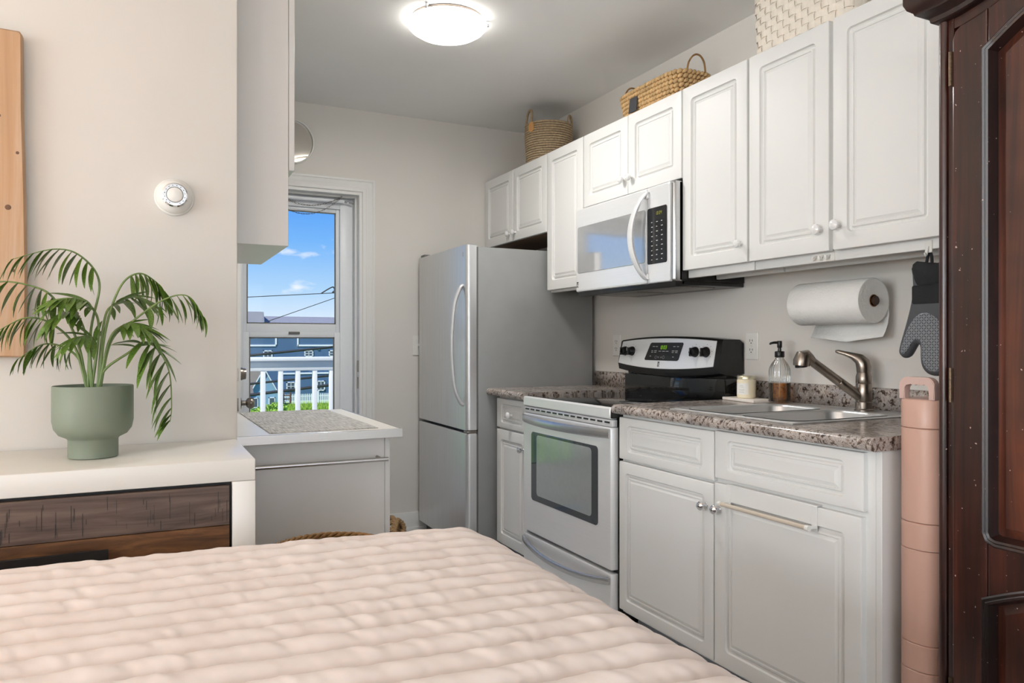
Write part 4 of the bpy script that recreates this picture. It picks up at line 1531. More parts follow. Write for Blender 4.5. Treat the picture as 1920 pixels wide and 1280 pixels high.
step = T / NS
for i in range(NB):
    mb = MB()
    rows = [[], [], [], []]
    K = NS * 4
    for q in range(K):
        s = q * T / K
        ph = math.cos(PI * (s / step) + PI * i) * 0.0034
        z0, z1 = i * ZB + 0.0016, (i + 1) * ZB - 0.0016
        rows[0].append(b3_at(s, z0, ph - 0.0006))
        rows[1].append(b3_at(s, z0, ph + 0.0006))
        rows[2].append(b3_at(s, z1, ph + 0.0006))
        rows[3].append(b3_at(s, z1, ph - 0.0006))
    mb.loft(rows + [rows[0]], False, False)
    mb.build('weft_strip', 'poplar_strip', b3, ang=50)
for j in range(NS):
    mb = MB()
    loops = []
    for q in range(NB * 3 + 1):
        z = min(BH - 0.0005, max(0.0005, q * ZB / 3))
        s0, s1 = (j - 0.5) * step + 0.0018, (j + 0.5) * step - 0.0018
        # stake passes behind the weft where the weft comes forward
        ph = -0.0034 * math.cos(PI * j) * math.cos(PI * (z / ZB - 0.5))
        loops.append([b3_at(s0, z, ph - 0.0005), b3_at(s1, z, ph - 0.0005), b3_at(s1, z, ph + 0.0005), b3_at(s0, z, ph + 0.0005)])
    mb.loft(loops)
    mb.build('stake_strip', 'poplar_strip', b3, ang=50)
mb = MB()
for z0, o in ((BH - 0.014, 0.0045),):
    rows = [[], [], [], []]
    for q in range(160):
        s = q * T / 160
        rows[0].append(b3_at(s, z0, o - 0.0012))
        rows[1].append(b3_at(s, z0, o))
        rows[2].append(b3_at(s, z0 + 0.022, o))
        rows[3].append(b3_at(s, z0 + 0.022, o - 0.0012))
    mb.loft(rows + [rows[0]], False, False)
mb.build('rim_band', 'poplar_strip', b3, ang=50)

# ------------------------------------------------------------------ pink stacking tower
tw = thing('pink_storage_tower', 'tall slim blush pink plastic stack of bins with carrying handle', 'storage tower', (1.705, 1.274, 0), RUN)
TW, TD = 0.110, 0.22


def tower_sec(ins):
    return rrect(ins, TW - ins, ins, TD - ins, 0.046, 8)


zs = [0.0, 0.130, 0.360, 0.427, 0.658, 0.725, 0.958, 1.030]
nmz = ['bin', 'bin', 'bin_collar', 'bin', 'bin_collar', 'bin', 'bin_lid']
for (z0, z1), nm in zip(zip(zs[:-1], zs[1:]), nmz):
    mb = MB()
    lv = [(z0, 0.0025), (z0 + 0.002, 0.0004), (z1 - 0.0025, 0.0), (z1 - 0.0006, 0.0018)]
    if nm == 'bin_lid':
        lv = [(z0, 0.0025), (z0 + 0.002, 0.0), (z1 - 0.006, 0.0), (z1 - 0.002, 0.0015), (z1, 0.005)]
    mb.loft([[(x, y, z) for x, y in tower_sec(i_)] for z, i_ in lv])
    mb.build(nm, 'pink_plastic', tw)
# handle: flat arch with finger grooves, on the front of the lid
oz = 1.029
ho = [(0.008, oz), (0.008, oz + 0.035)] + [(0.030 - 0.022 * math.cos(R(a)), oz + 0.035 + 0.020 * math.sin(R(a))) for a in (15, 35, 55, 75, 90)]
ho += [(TW - 0.030 + 0.022 * math.cos(R(a)), oz + 0.035 + 0.020 * math.sin(R(a))) for a in (90, 75, 55, 35, 15)] + [(TW - 0.008, oz + 0.035), (TW - 0.008, oz)]
hi = [(0.023, oz), (0.023, oz + 0.028)] + [(0.030 - 0.007 * math.cos(R(a)), oz + 0.030 + 0.007 * math.sin(R(a))) for a in (20, 60)]
for k_ in range(9):
    hi.append((0.034 + k_ * 0.0056, oz + 0.038 - 0.0028 * abs(math.sin(k_ * PI / 2.67))))
hi += [(TW - 0.030 + 0.007 * math.cos(R(a)), oz + 0.030 + 0.007 * math.sin(R(a))) for a in (60, 20)] + [(TW - 0.023, oz + 0.028), (TW - 0.023, oz)]
mb = MB()
poly = ho + hi[::-1]
mb.prism(poly, 0.012, 0.034)
bmesh.ops.bevel(mb.bm, geom=[e for e in mb.bm.edges if abs(e.verts[0].co.y - e.verts[1].co.y) < 1e-6], offset=0.002, segments=2, affect='EDGES')
mb.build('carry_handle', 'pink_handle', tw, ang=40)

# ------------------------------------------------------------------ dark wardrobe
WW = 1.16
wr = thing('wardrobe', 'tall dark mahogany wardrobe with arched raised panels and worn edges', 'wardrobe', (1.700, 1.153, 0), RUN)
WD = XW - 1.70 - 0.015


def bonnet(x):
    return 0.19 * (1 - math.cos(2 * PI * min(max(x, 0), WW) / WW)) / 2


mb = MB().box(0.006, WW - 0.006, 0.028, WD, 0.10, 1.93, 0.002, 1)
mb.build('case', 'mahogany_dark', wr)
box('plinth', 'mahogany_dark', wr, 0.0, WW, 0.004, WD, 0.0, 0.105, 0.004)
for xa, xb in ((0.0, 0.022), (WW - 0.022, WW)):
    mb = MB()
    pl = rrect(xa, xb, 0.0, 0.040, 0.010, 4)
    mb.loft([[(x, y, z) for x, y in pl] for z in (0.105, 1.934)])
    mb.build('corner_post', 'mahogany', wr)
for xa, xb in ((0.0235, 0.0375), (WW - 0.0375, WW - 0.0235)):
    box('frame_stile', 'mahogany', wr, xa, xb, 0.006, 0.030, 0.105, 1.934, 0.002)
# bonnet frieze above the doors
N = 40
mb = MB()
for_l = []
pl = [(0.0235 + (WW - 0.047) * i / N, 1.905 + bonnet(0.0235 + (WW - 0.047) * i / N)) for i in range(N + 1)]
pu = [(x, z + 0.06) for x, z in pl]
mb.prism(pl + pu[::-1], 0.008, 0.03)
mb.build('frieze', 'mahogany', wr)


def wdoor(xa, xb, hinge_left):
    st = 0.082
    z0, z1 = 0.118, 1.902
    dd_ = thing
    mid0, mid1 = 0.600, 0.722
    t0, t1 = -0.004, 0.022
    top = lambda x: z1 + bonnet(x)
    par = bpy.data.objects.new('door', None)
    COL.objects.link(par)
    par.parent = wr
    ix0, ix1 = xa + st, xb - st
    n = 20
    arch = lambda x: 1.826 + 0.085 * math.sin(PI * (x - ix0) / (ix1 - ix0))
    larch = lambda x: 0.588 + 0.060 * math.sin(PI * (x - ix0) / (ix1 - ix0))

    def slab(name, poly, mat='mahogany'):
        mb = MB()
        mb.loft([[(x, y, z) for x, z in offset_poly(poly, i_)] for i_, y in ((0, t1), (0, t0 + 0.004), (0.0015, t0 + 0.001), (0.004, t0))])
        return mb.build(name, mat, par, ang=30)
    # stiles (outer edge rounded, top follows the bonnet)
    sl = [(xa, z0), (ix0, z0), (ix0, top(ix0) - 0.001)] + [(xa + 0.020 + (st - 0.020) * k_ / 6, top(xa + 0.020 + (st - 0.020) * k_ / 6) - 0.001) for k_ in range(5, -1, -1)] + [(xa + 0.006, top(xa) - 0.010), (xa, top(xa) - 0.028)]
    slab('stile', sl)
    sr = [(ix1, z0), (xb, z0), (xb, top(xb) - 0.002)] + [(ix1 + (xb - ix1) * k_ / 6, top(ix1 + (xb - ix1) * k_ / 6) - 0.001) for k_ in range(5, -1, -1)]
    slab('stile', sr)
    xs = [ix0 + (ix1 - ix0) * k_ / n for k_ in range(n + 1)]
    slab('top_rail', [(x, arch(x)) for x in xs] + [(x, top(x) - 0.001) for x in xs[::-1]])
    lo = lambda x: 0.722 + 0.018 * (1 - min(1, min(x - ix0, ix1 - x) / 0.03))
    slab('middle_rail', [(x, larch(x)) for x in xs] + [(x, 0.725) for x in xs[::-1]])
    slab('bottom_rail', [(ix0, z0), (ix1, z0), (ix1, 0.200), (ix0, 0.200)])
    # recessed panels with a raised field
    up = [(ix0, 0.725 + 0.02), (ix0 + 0.006, 0.731), (ix0 + 0.02, 0.725), (ix1 - 0.02, 0.725), (ix1 - 0.006, 0.731), (ix1, 0.745)] + [(x, arch(x)) for x in xs[::-1]]
    lw = [(ix0, 0.200), (ix1, 0.200)] + [(x, larch(x)) for x in xs[::-1]]
    us = [(ix0, 0.725), (ix1, 0.725)] + [(x, arch(x)) for x in xs[::-1]]
    for poly, flat_ in ((up, us), (lw, lw)):
        p_ = outline_loft(flat_, [(-0.004, 0.020), (-0.004, 0.015), (0.014, 0.014), (0.030, 0.008), (0.034, 0.007)]).build('raised_panel', 'mahogany_panel', par, ang=25)
        outline_loft(poly, [(-0.010, t0 + 0.002), (-0.011, t0 - 0.005), (-0.007, t0 - 0.009), (-0.002, t0 - 0.007), (0.001, t0 - 0.010), (0.006, t0 - 0.008), (0.009, t0 + 0.004), (0.014, 0.016)], cap0=False, cap1=False).build('moulding', 'mahogany_dark', p_, ang=35)
    for z in (1.81, 1.07, 0.345):
        xh = xa - 0.003 if hinge_left else xb + 0.003
        MB().tube([(xh, t0 - 0.001, z - 0.040), (xh, t0 - 0.001, z - 0.013), (xh, t0 - 0.001, z - 0.0125), (xh, t0 - 0.001, z + 0.0125), (xh, t0 - 0.001, z + 0.013), (xh, t0 - 0.001, z + 0.040)], 0.0042, 8).build('hinge', 'old_brass', par)
    return par


wdoor(0.0395, WW / 2 - 0.002, True)
wdr = wdoor(WW / 2 + 0.002, WW - 0.0395, False)
for x in (WW / 2 - 0.03, WW / 2 + 0.03):
    MB().lathe([(0.012, 0), (0.006, -0.006), (0.006, -0.016), (0.015, -0.022), (0.015, -0.030), (0.006, -0.034)], 20, (x, -0.004, 0.98), 'y').build('door_knob', 'nickel', wr)
# cornice swept along the bonnet, returning along the far side
cp = [(0.010, 1.928), (-0.004, 1.930), (-0.010, 1.934), (-0.012, 1.944), (-0.022, 1.950), (-0.034, 1.956), (-0.036, 1.962), (-0.046, 1.970), (-0.052, 1.984), (-0.052, 2.000), (-0.046, 2.006), (0.010, 2.006)]
mb = MB()
loops = []
# return along the side (x<0 side is the far end)
for y in (WD, 0.006):
    loops.append([(o, y if y > 0.1 else o, z) for o, z in cp] if y <= 0.1 else [(o, y, z) for o, z in cp])
for i in range(1, N):
    x = WW * i / N
    loops.append([(x, o, z + bonnet(x)) for o, z in cp])
loops.append([(WW - o, o, z) for o, z in cp])
loops.append([(WW - o, WD, z) for o, z in cp])
mb.loft(loops)
mb.build('cornice', 'mahogany_dark', wr, ang=40)
mb = MB()
mb.prism([(WW * i / N, 1.98 + bonnet(WW * i / N)) for i in range(N + 1)] + [(WW, 1.93), (0.0, 1.93)], 0.03, WD)
mb.build('top_board', 'mahogany_dark', wr)

# ------------------------------------------------------------------ left-hand base cabinet, worktop, wall cabinet
lc = thing('side_cabinet', 'white kitchen cabinet end panel with a long steel towel bar', 'cabinet', (XL, 2.44, 0))
box('carcass', 'melamine_white', lc, 0.002, 0.627, 0.018, 0.735, 0.10, 0.858, 0.001, 1)
box('end_panel', 'melamine_white', lc, 0.002, 0.6235, 0.0, 0.018, 0.0, 0.858, 0.0012, 1)
box('corner_post', 'melamine_white', lc, 0.6245, 0.642, 0.0, 0.735, 0.0, 0.858, 0.0012, 1)
box('toe_kick', 'kick_gray', lc, 0.01, 0.60, 0.02, 0.72, 0.0, 0.10)
MB().tube([(0.06, -0.058, 0.788), (0.618, -0.058, 0.788)], 0.0072, 16).build('towel_bar', 'steel', lc)
for x in (0.20, 0.598):
    MB().tube([(x, 0.0, 0.788), (x, -0.056, 0.788)], 0.0058, 12).build('bar_post', 'nickel', lc)
lw = thing('worktop', 'white worktop with grey metal edge under the woven placemat', 'worktop', (XL, 2.373, 0.860))
box('slab', 'dresser_white', lw, 0.003, 0.657, 0.006, 0.822, 0.0, 0.0268, 0.001, 1)
mb = MB().box(0.003, 0.665, -0.001, 0.0055, -0.001, 0.0272, 0.0008, 1).box(0.6575, 0.665, 0.0055, 0.822, -0.001, 0.0272, 0.0008, 1)
mb.build('metal_edge', 'steel', lw)
pmx = MB()
pmx.box(-0.173, 0.173, -0.385, 0.385, 0.0, 0.0022, 0.0008, 1)
po = pmx.build('placemat', 'placemat_weave')
po.location = (0.519, 2.799, 0.8874)
po.rotation_euler = (0, 0, R(0.5))
tag(po, 'large grey woven placemat on the white worktop by the door', 'placemat')

wc = thing('wall_cabinet', 'white wall cabinet with plain side panel near the back door', 'cabinet', (XL, 2.424, 1.474))
ch = 2.50 - 1.474
mb = MB().box(0.002, 0.307, 0.0, 0.018, 0, ch, 0.001, 1)
mb.box(0.002, 0.307, 0.592, 0.610, 0, ch, 0.001, 1).box(0.002, 0.307, 0.018, 0.592, 0, 0.018, 0.0008, 1).box(0.002, 0.307, 0.018, 0.592, ch - 0.018, ch, 0.0008, 1).box(0.002, 0.01, 0.018, 0.592, 0.018, ch - 0.018).box(0.010, 0.305, 0.018, 0.592, 0.232, 0.250, 0.0008, 1)
mb.build('carcass', 'melamine_white', wc)
box('door', 'melamine_white', wc, 0.3085, 0.327, 0.004, 0.606, 0.240, ch, 0.0012, 1)

# ------------------------------------------------------------------ things on the partition and back walls
th_ = thing('thermostat', 'round white wall thermostat with clear dial above the plant', 'thermostat', (0.075, YT - 0.0005, 1.577))
MB().lathe([(0.052, 0.0), (0.052, -0.004), (0.049, -0.008)], 40, (0, 0, 0), 'y').build('wall_plate', 'plastic_white', th_)
MB().lathe([(0.047, -0.006), (0.0475, -0.012), (0.044, -0.024), (0.036, -0.034), (0.0335, -0.036)], 40, (0, 0, 0), 'y').build('dial_body', 'plastic_white', th_, ang=50)
MB().lathe([(0.0335, -0.035), (0.0335, -0.041), (0.030, -0.044), (0.022, -0.044), (0.021, -0.041)], 40, (0, 0, 0), 'y').build('dial_ring', 'chrome', th_)
MB().lathe([(0.021, -0.040), (0.020, -0.045), (0.016, -0.047), (0.002, -0.048)], 32, (0, 0, 0), 'y').build('centre_cap', 'plastic_white', th_)
mb = MB()
for q in range(14):
    a = R(-150 + 300 * q / 13 + 90)
    mb.lathe([(0.0012, -0.0441), (0.0012, -0.0446)], 6, (0.026 * math.cos(a), 0, 0.026 * math.sin(a)), 'y')
mb.build('scale_marks', 'print_black', th_)

bd = thing('wall_board', 'rustic light wooden board hanging on the wall behind the plant', 'board', (-0.46, YT, 1.132))
mb = MB()
ol = [(-0.17, 0.004), (-0.06, 0.0), (0.06, 0.002), (0.187, 0.0), (0.189, 0.2), (0.186, 0.42), (0.181, 0.62), (0.180, 0.822), (0.174, 0.831), (0.05, 0.834), (-0.08, 0.833), (-0.17, 0.83), (-0.174, 0.4)]
outline_loft(ol, [(0.003, -0.012), (0.0, -0.014), (0.0, -0.036), (0.004, -0.041)]).build('plank', 'plank_light', bd, ang=50)
for z in (0.15, 0.68):
    box('batten', 'plank_light', bd, -0.13, 0.14, -0.0125, -0.0005, z - 0.02, z + 0.02, 0.001, 1)
mb = MB()
for x, z, s in ((0.15, 0.38, 0.007), (0.17, 0.52, 0.004), (0.13, 0.61, 0.005), (0.162, 0.22, 0.004)):
    mb.lathe([(s, -0.0412), (s * 0.9, -0.0414)], 10, (x, 0, z), 'y')
mb.build('wood_knots', 'fence_brown', bd)

mi = thing('round_mirror', 'round mirror in a thin white frame above the back door', 'mirror', (0.763, YB - 0.0005, 2.337))
MB().lathe([(0.129, 0.0), (0.129, -0.020), (0.126, -0.023), (0.122, -0.023), (0.120, -0.020), (0.120, -0.008)], 64, (0, 0, 0), 'y', cap1=False).build('rim', 'plastic_white', mi)
MB().lathe([(0.1205, -0.007), (0.1205, -0.009)], 64, (0, 0, 0), 'y').build('mirror_glass', 'mirror', mi)

# ------------------------------------------------------------------ dresser
dr_ = thing('dresser', 'white dresser with dark reclaimed-wood drawer fronts under the plant', 'dresser', (0.239, 1.880, 0))
DW, DD = 1.86, 0.415
rz0, rz1 = 0.840, 0.891
mb = MB().box(-DW, 0.0, 0.0, DD, rz0, rz1, 0.003)
mb.build('top_slab', 'dresser_white', dr_)
for x0_, x1_ in ((-0.052, 0.0), (-DW, -DW + 0.052)):
    box('side_leg', 'dresser_white', dr_, x0_, x1_, 0.0, DD, 0.0, rz0 - 0.0005, 0.002)
box('inner_case', 'black_metal', dr_, -DW + 0.0525, -0.0525, 0.022, DD - 0.005, 0.16, rz0 - 0.001)
box('bottom_rail', 'dresser_white', dr_, -DW + 0.0525, -0.0525, 0.0, DD - 0.01, 0.09, 0.16, 0.002)


def dresser_drawer(x1_, w_, zt, zb):
    x0_ = x1_ - w_
    p_ = bpy.data.objects.new('drawer', None)
    COL.objects.link(p_)
    p_.parent = dr_
    zm = zt - (zt - zb) * 0.43
    mb = MB().box(x0_, x1_, 0.004, 0.021, zm, zt, 0.0012, 1)
    pa = mb.build('plank', 'plank_dark', p_)
    # coarse saw cuts across the plank, cut as thin proud scars
    mb = MB()
    rnd = random.Random(int(x0_ * 1000 + zt * 77))
    for q in range(70):
        xx = rnd.uniform(x0_ + 0.004, x1_ - 0.004)
        hh = rnd.choice((0.012, 0.02, 0.03, 0.05))
        zz = rnd.uniform(zm + 0.002, zt - hh - 0.002)
        mb.box(xx, xx + rnd.uniform(0.0006, 0.0014), 0.0034, 0.006, zz, zz + hh)
    mb.build('saw_marks', 'saw_dark', pa)
    box('plank', 'plank_brown', p_, x0_, x1_, 0.004, 0.021, zb, zm - 0.0008, 0.0012, 1)
    hx0, hx1 = (x0_ + x1_) / 2 - 0.18, (x0_ + x1_) / 2 + 0.18
    zh = zt - 0.113
    h = box('pull_bar', 'black_metal', p_, hx0, hx1, -0.036, -0.028, zh - 0.022, zh, 0.001, 1)
    for xx in (hx0 + 0.03, hx1 - 0.065):
        mb = MB().box(xx, xx + 0.035, -0.028, 0.004, zh - 0.010, zh - 0.007, 0.0008, 1)
        mb.lathe([(0.004, -0.0005), (0.004, 0.002)], 8, (xx + 0.01, -0.012, zh - 0.0065))
        mb.build('pull_bracket', 'black_metal', h)


gap = 0.006
cw = (DW - 0.104 - 0.02) / 2
for cx in (-0.0525 - gap, -0.0525 - gap - cw - 0.006):
    for r_ in range(3):
        zt = rz0 - 0.008 - r_ * 0.224
        dresser_drawer(cx, cw - 0.006, zt, zt - 0.218)

# ------------------------------------------------------------------ potted palm
pp = thing('potted_palm', 'small parlour palm in a sage green footed pot on the dresser', 'plant', (-0.112, 2.085, 0.8915))
MB().lathe([(0.0, 0.0), (0.052, 0.0), (0.0545, 0.002), (0.0545, 0.044), (0.058, 0.048), (0.074, 0.056), (0.084, 0.070), (0.088, 0.090), (0.088, 0.172), (0.0865, 0.174), (0.084, 0.172), (0.083, 0.150), (0.0, 0.149)][1:], 56).build('pot', 'pot_green', pp, ang=50)
MB().lathe([(0.0825, 0.154), (0.06, 0.158), (0.02, 0.157)], 32).build('soil', 'soil', pp)
# leaflet blade: shared meshes
def leaflet_mesh(curl, wide):
    mb = MB()
    n = 8
    rows = [[], [], []]
    for i in range(n + 1):
        u = i / n
        w_ = wide * (math.sin(PI * min(1, u * 0.92 + 0.06)) ** 0.8) * (1 - 0.25 * u)
        z = -curl * u * u
        rows[0].append(mb.bm.verts.new((u, -w_, z + w_ * 0.35)))
        rows[1].append(mb.bm.verts.new((u, 0, z)))
        rows[2].append(mb.bm.verts.new((u, w_, z + w_ * 0.35)))
    for a, b_ in ((0, 1), (1, 2)):
        for i in range(n):
            mb.bm.faces.new((rows[a][i], rows[a][i + 1], rows[b_][i + 1], rows[b_][i]))
    me = mb.mesh('leaflet', True, 60)
    me.materials.append(M['palm_leaf'])
    return me


LEAF = [leaflet_mesh(c, w_) for c, w_ in ((0.10, 0.112), (0.20, 0.128), (0.28, 0.105))]
FR = [  # points in cm from the pot mouth: right, up; depth at tip; first leaflet position; pairs; leaflet length cm
    ([(-1.2, 0), (-0.5, 14.4), (1.3, 26.0), (-2.5, 32.2), (-8, 33.6), (-16.7, 30.6)], -2, 0.50, 10, 6.3, 1),
    ([(1.0, 0), (2.6, 14.4), (5.8, 25.2), (9.8, 28.8), (13.7, 27.0), (16.6, 23.5)], 4, 0.52, 9, 6.0, 1),
    ([(1.2, 0), (3.8, 11.7), (9, 17.1), (15.7, 22.3), (21.2, 23.2), (25, 17.6)], -2, 0.50, 9, 5.6, 1),
    ([(1.3, 0), (2.3, 4.5), (7.8, 9.0), (10.9, 11.5), (14.1, 9.9), (16.7, 4.2), (17.2, -4.0), (16.8, -8.0)], -8, 0.34, 11, 8.4, 0),
    ([(-1.2, 0), (-3.3, 11.3), (-8, 21.6), (-12.8, 24.8), (-19.9, 25.5), (-23, 21)], 3, 0.42, 10, 6.2, 1),
    ([(-1.0, 0), (-4.1, 10.8), (-9.2, 16.2), (-13.9, 17.1), (-19.1, 14)], -3, 0.45, 9, 5.4, 1),
    ([(-0.8, 0), (-2.5, 6.3), (-5.6, 9.9), (-10.4, 11), (-15.9, 7.4)], 2, 0.45, 8, 5.0, 1),
    ([(-0.5, 0), (1.2, 14.4), (-0.3, 20.0), (-3.5, 21.8), (-7.0, 21.2)], -7, 0.45, 9, 6.4, 2),
    ([(0.8, 0), (2.3, 16.6), (4.6, 21.0), (8.5, 23.0), (12.5, 21.8)], 6, 0.42, 9, 6.0, 2),
    ([(-0.3, 0), (-1.3, 11.7), (-3.3, 18.2), (-5.2, 18.6), (-8.2, 16.4)], -8, 0.42, 9, 5.8, 2),
    ([(0.9, 0), (3.4, 11.7), (6.2, 15.4), (9.0, 16.0), (11.8, 14.0)], -7, 0.42, 9, 6.4, 2),
    ([(0.0, 0), (-0.6, 8.5), (0.2, 12.2), (-2.2, 12.8), (-5.2, 10.6)], -9, 0.40, 8, 5.0, 2),
]
rnd = random.Random(3)
for pts, dep, f0, npair, ll, kind in FR:
    npair += 2
    P3 = []
    for i, (x, z) in enumerate(pts):
        u = i / (len(pts) - 1)
        P3.append(Vector((x * 0.01, dep * 0.01 * u * u, 0.158 + (z + 0.6) * 0.01 if i else 0.152)))
    cv = bez(P3, 48)
    mb = MB()
    rad = [0.0030 * (1 - u / 48) ** 0.7 + 0.0006 for u in range(49)]
    fro = mb.tube(cv, rad, 7).build('frond_stem', 'stem_green', pp, ang=80)
    for j in range(npair):
        u = f0 + (0.985 - f0) * j / (npair - 1)
        i = min(47, int(u * 48))
        p = cv[i].lerp(cv[i + 1], u * 48 - i)
        tg = (cv[min(48, i + 1)] - cv[max(0, i - 1)]).normalized()
        side = Vector((0, 1, 0))
        side = (side - tg * side.dot(tg)).normalized()
        prog = j / (npair - 1)
        for sgn in (-1, 1):
            fwd = (0.18 + 0.75 * prog) if kind == 1 else (0.35 + 0.65 * prog)
            dirv = tg * (fwd + rnd.uniform(-0.1, 0.1)) + side * sgn * ((0.32 if kind == 1 else 0.6) - 0.1 * prog + rnd.uniform(-0.1, 0.12)) + Vector((0, 0, -0.80 + rnd.uniform(-0.15, 0.15) if kind == 1 else -0.25 + rnd.uniform(-0.2, 0.2)))
            if kind == 0:
                dirv = tg * 0.6 + side * sgn * 0.35 + Vector((-0.75 if sgn < 0 or j > 3 else 0.1, 0, -0.30 + rnd.uniform(-0.2, 0.1)))
            dirv.normalize()
            ln = 1.22 * ll * 0.01 * (0.62 + 0.5 * math.sin(PI * (0.15 + 0.75 * prog))) * rnd.uniform(0.85, 1.1)
            if kind == 0:
                ln *= 1.0 - 0.35 * max(0.0, prog - 0.55) / 0.45
            zax = Vector((0, -0.3 * sgn, 1)) - dirv * dirv.dot(Vector((0, -0.3 * sgn, 1)))
            if zax.length < 0.05:
                zax = Vector((0, -1, 0.2))
            zax.normalize()
            yax = zax.cross(dirv)
            mtx = Matrix((dirv, yax, zax)).transposed().to_4x4()
            mtx.translation = p
            o = mk('leaflet', LEAF[(j + (sgn > 0)) % 3], None, fro)
            o.matrix_local = mtx @ Matrix.Diagonal((ln, ln * 1.05, ln, 1))

# ------------------------------------------------------------------ bed and quilt
be = thing('bed', 'low bed with white mattress mostly hidden under the quilt', 'bed', (0.0, 0.65, 0.0))
box('mattress', 'mattress_white', be, -0.80, 0.69, -1.02, 0.93, 0.36, 0.665, 0.06, 4)
box('bed_base', 'bed_wood', be, -0.80, 0.69, -1.02, 0.93, 0.12, 0.36, 0.01)
for x in (-0.74, 0.62):
    for y in (-0.95, 0.86):
        box('leg', 'bed_wood', be, x - 0.03, x + 0.03, y - 0.03, y + 0.03, 0.0, 0.12, 0.004)


def vnoise(x, y, seed):
    rs = np.random.RandomState(seed)
    tab = rs.rand(256, 256)
    xi, yi = np.floor(x).astype(int), np.floor(y).astype(int)
    fx, fy = x - xi, y - yi
    fx, fy = fx * fx * (3 - 2 * fx), fy * fy * (3 - 2 * fy)
    g = lambda a, b_: tab[a % 256, b_ % 256]
    return (g(xi, yi) * (1 - fx) + g(xi + 1, yi) * fx) * (1 - fy) + (g(xi, yi + 1) * (1 - fx) + g(xi + 1, yi + 1) * fx) * fy


# arclength grid: s across the bed (drops over the right side), t along the bed (drops over the far end)
s_ = np.arange(-1.02, 1.12, 0.0042)
t_ = np.arange(-0.46, 1.96, 0.0040)
Sg, Tg = np.meshgrid(s_, t_, indexing='ij')
XR, RR = 0.60, 0.150     # flat until XR, then rounds over with radius RR
YR, RY = 0.985, 0.075


def fold(d, r):
    # arclength d beyond the flat: returns outward, downward
    a = np.clip(d / r, 0, PI / 2)
    o = np.where(d > 0, r * np.sin(a), d)
    dn = np.where(d > 0, r * (1 - np.cos(a)), 0.0)
    ex = np.clip(d - r * PI / 2, 0, None)
    return o, dn + ex


ox, dx_ = fold(Sg - XR, RR)
oy, dy_ = fold(Tg - (1.665 - RY), RY)
oxl, dxl = fold(-Sg - 0.72, 0.12)
Xq = np.where(Sg > -0.72, XR + ox, -(0.72 + oxl))
Yq = (1.665 - RY) + oy
drop = np.maximum.reduce([np.maximum(dx_, dxl), dy_]) + 0.35 * np.minimum(np.maximum(dx_, dxl), dy_)
Zq = 0.731 - drop
# slight askew lay of the quilt and gentle sag
Yq = Yq - 0.075 * (Xq + 0.1)
Zq += 0.006 * (vnoise(Sg * 3 + 9, Tg * 3 + 5, 5) - 0.5)
# stitched channels, 6 cm apart
seam = (Tg + 0.010 * (vnoise(Sg * 2.2 + 3, Tg * 1.2 + 8, 11) - 0.5) * 2 + 0.004 * (vnoise(Sg * 14, Tg * 6 + 2, 4) - 0.5)) / 0.061
fr_ = seam - np.floor(seam)
puff = np.clip(np.sin(PI * fr_), 0, 1) ** 0.40
row = np.floor(seam)
# puckers: short slanted gathers strongest near the stitch line
wr1 = vnoise(Sg * 52 + row * 7.3 + fr_ * 2.6, row * 3.1 + fr_ * 0.9, 21) - 0.5
wr2 = vnoise(Sg * 84 + fr_ * 2.4 + row * 5.7, row * 2.3 + fr_ * 1.6, 33) - 0.5
edge_w = 0.35 + 0.65 * (1 - puff)
lift = 0.0290 * puff + 0.0042 * wr1 * puff ** 1.4 + 0.0100 * wr2 * puff * (1.12 - puff)
# surface normal of the folded sheet
gx = np.gradient(np.stack([Xq, Yq, Zq], -1), axis=0)
gy = np.gradient(np.stack([Xq, Yq, Zq], -1), axis=1)
nn = np.cross(gx, gy)
nn /= np.linalg.norm(nn, axis=-1, keepdims=True) + 1e-12
V = np.stack([Xq, Yq, Zq], -1) + nn * lift[..., None]
ni, nj = Sg.shape
idx = np.arange(ni * nj).reshape(ni, nj)
F = np.stack([idx[:-1, :-1], idx[1:, :-1], idx[1:, 1:], idx[:-1, 1:]], -1).reshape(-1, 4)
qm = bpy.data.meshes.new('quilt')
qm.vertices.add(ni * nj)
qm.vertices.foreach_set('co', V.reshape(-1).astype(np.float32))
qm.loops.add(F.size)
qm.loops.foreach_set('vertex_index', F.reshape(-1).astype(np.int32))
qm.polygons.add(len(F))
qm.polygons.foreach_set('loop_start', (np.arange(len(F)) * 4).astype(np.int32))
qm.polygons.foreach_set('use_smooth', np.ones(len(F), dtype=bool))
qm.update()
qo = mk('quilt', qm, 'quilt_cotton')
tag(qo, 'pale pink channel-stitched quilt spread over the bed', 'quilt')

# bedside lamp outside the view to the left: warm light on the near bed
nsd = thing('nightstand', 'small wooden nightstand left of the bed', 'nightstand', (-1.10, 1.05, 0))
box('top', 'bed_wood', nsd, -0.22, 0.22, -0.2, 0.2, 0.56, 0.585, 0.003)
box('drawer_box', 'bed_wood', nsd, -0.2, 0.2, -0.18, 0.18, 0.40, 0.559, 0.002)
for x in (-0.19, 0.19):
    for y in (-0.17, 0.17):
        box('leg', 'bed_wood', nsd, x - 0.018, x + 0.018, y - 0.018, y + 0.018, 0.0, 0.40, 0.002)
tl = thing('table_lamp', 'table lamp with pale cloth shade on the nightstand', 'lamp', (-1.10, 1.05, 0.586))
MB().lathe([(0.075, 0), (0.075, 0.012), (0.03, 0.02), (0.018, 0.05), (0.04, 0.12), (0.045, 0.18), (0.018, 0.26), (0.012, 0.34)], 28).build('lamp_base', 'porcelain', tl)
mb = MB()
lo_ = [[(r * math.cos(2 * PI * q / 40), r * math.sin(2 * PI * q / 40), z) for q in range(40)] for r, z in ((0.15, 0.28), (0.11, 0.50), (0.109, 0.50), (0.149, 0.28))]
mb.loft(lo_ + [lo_[0]], False, False)
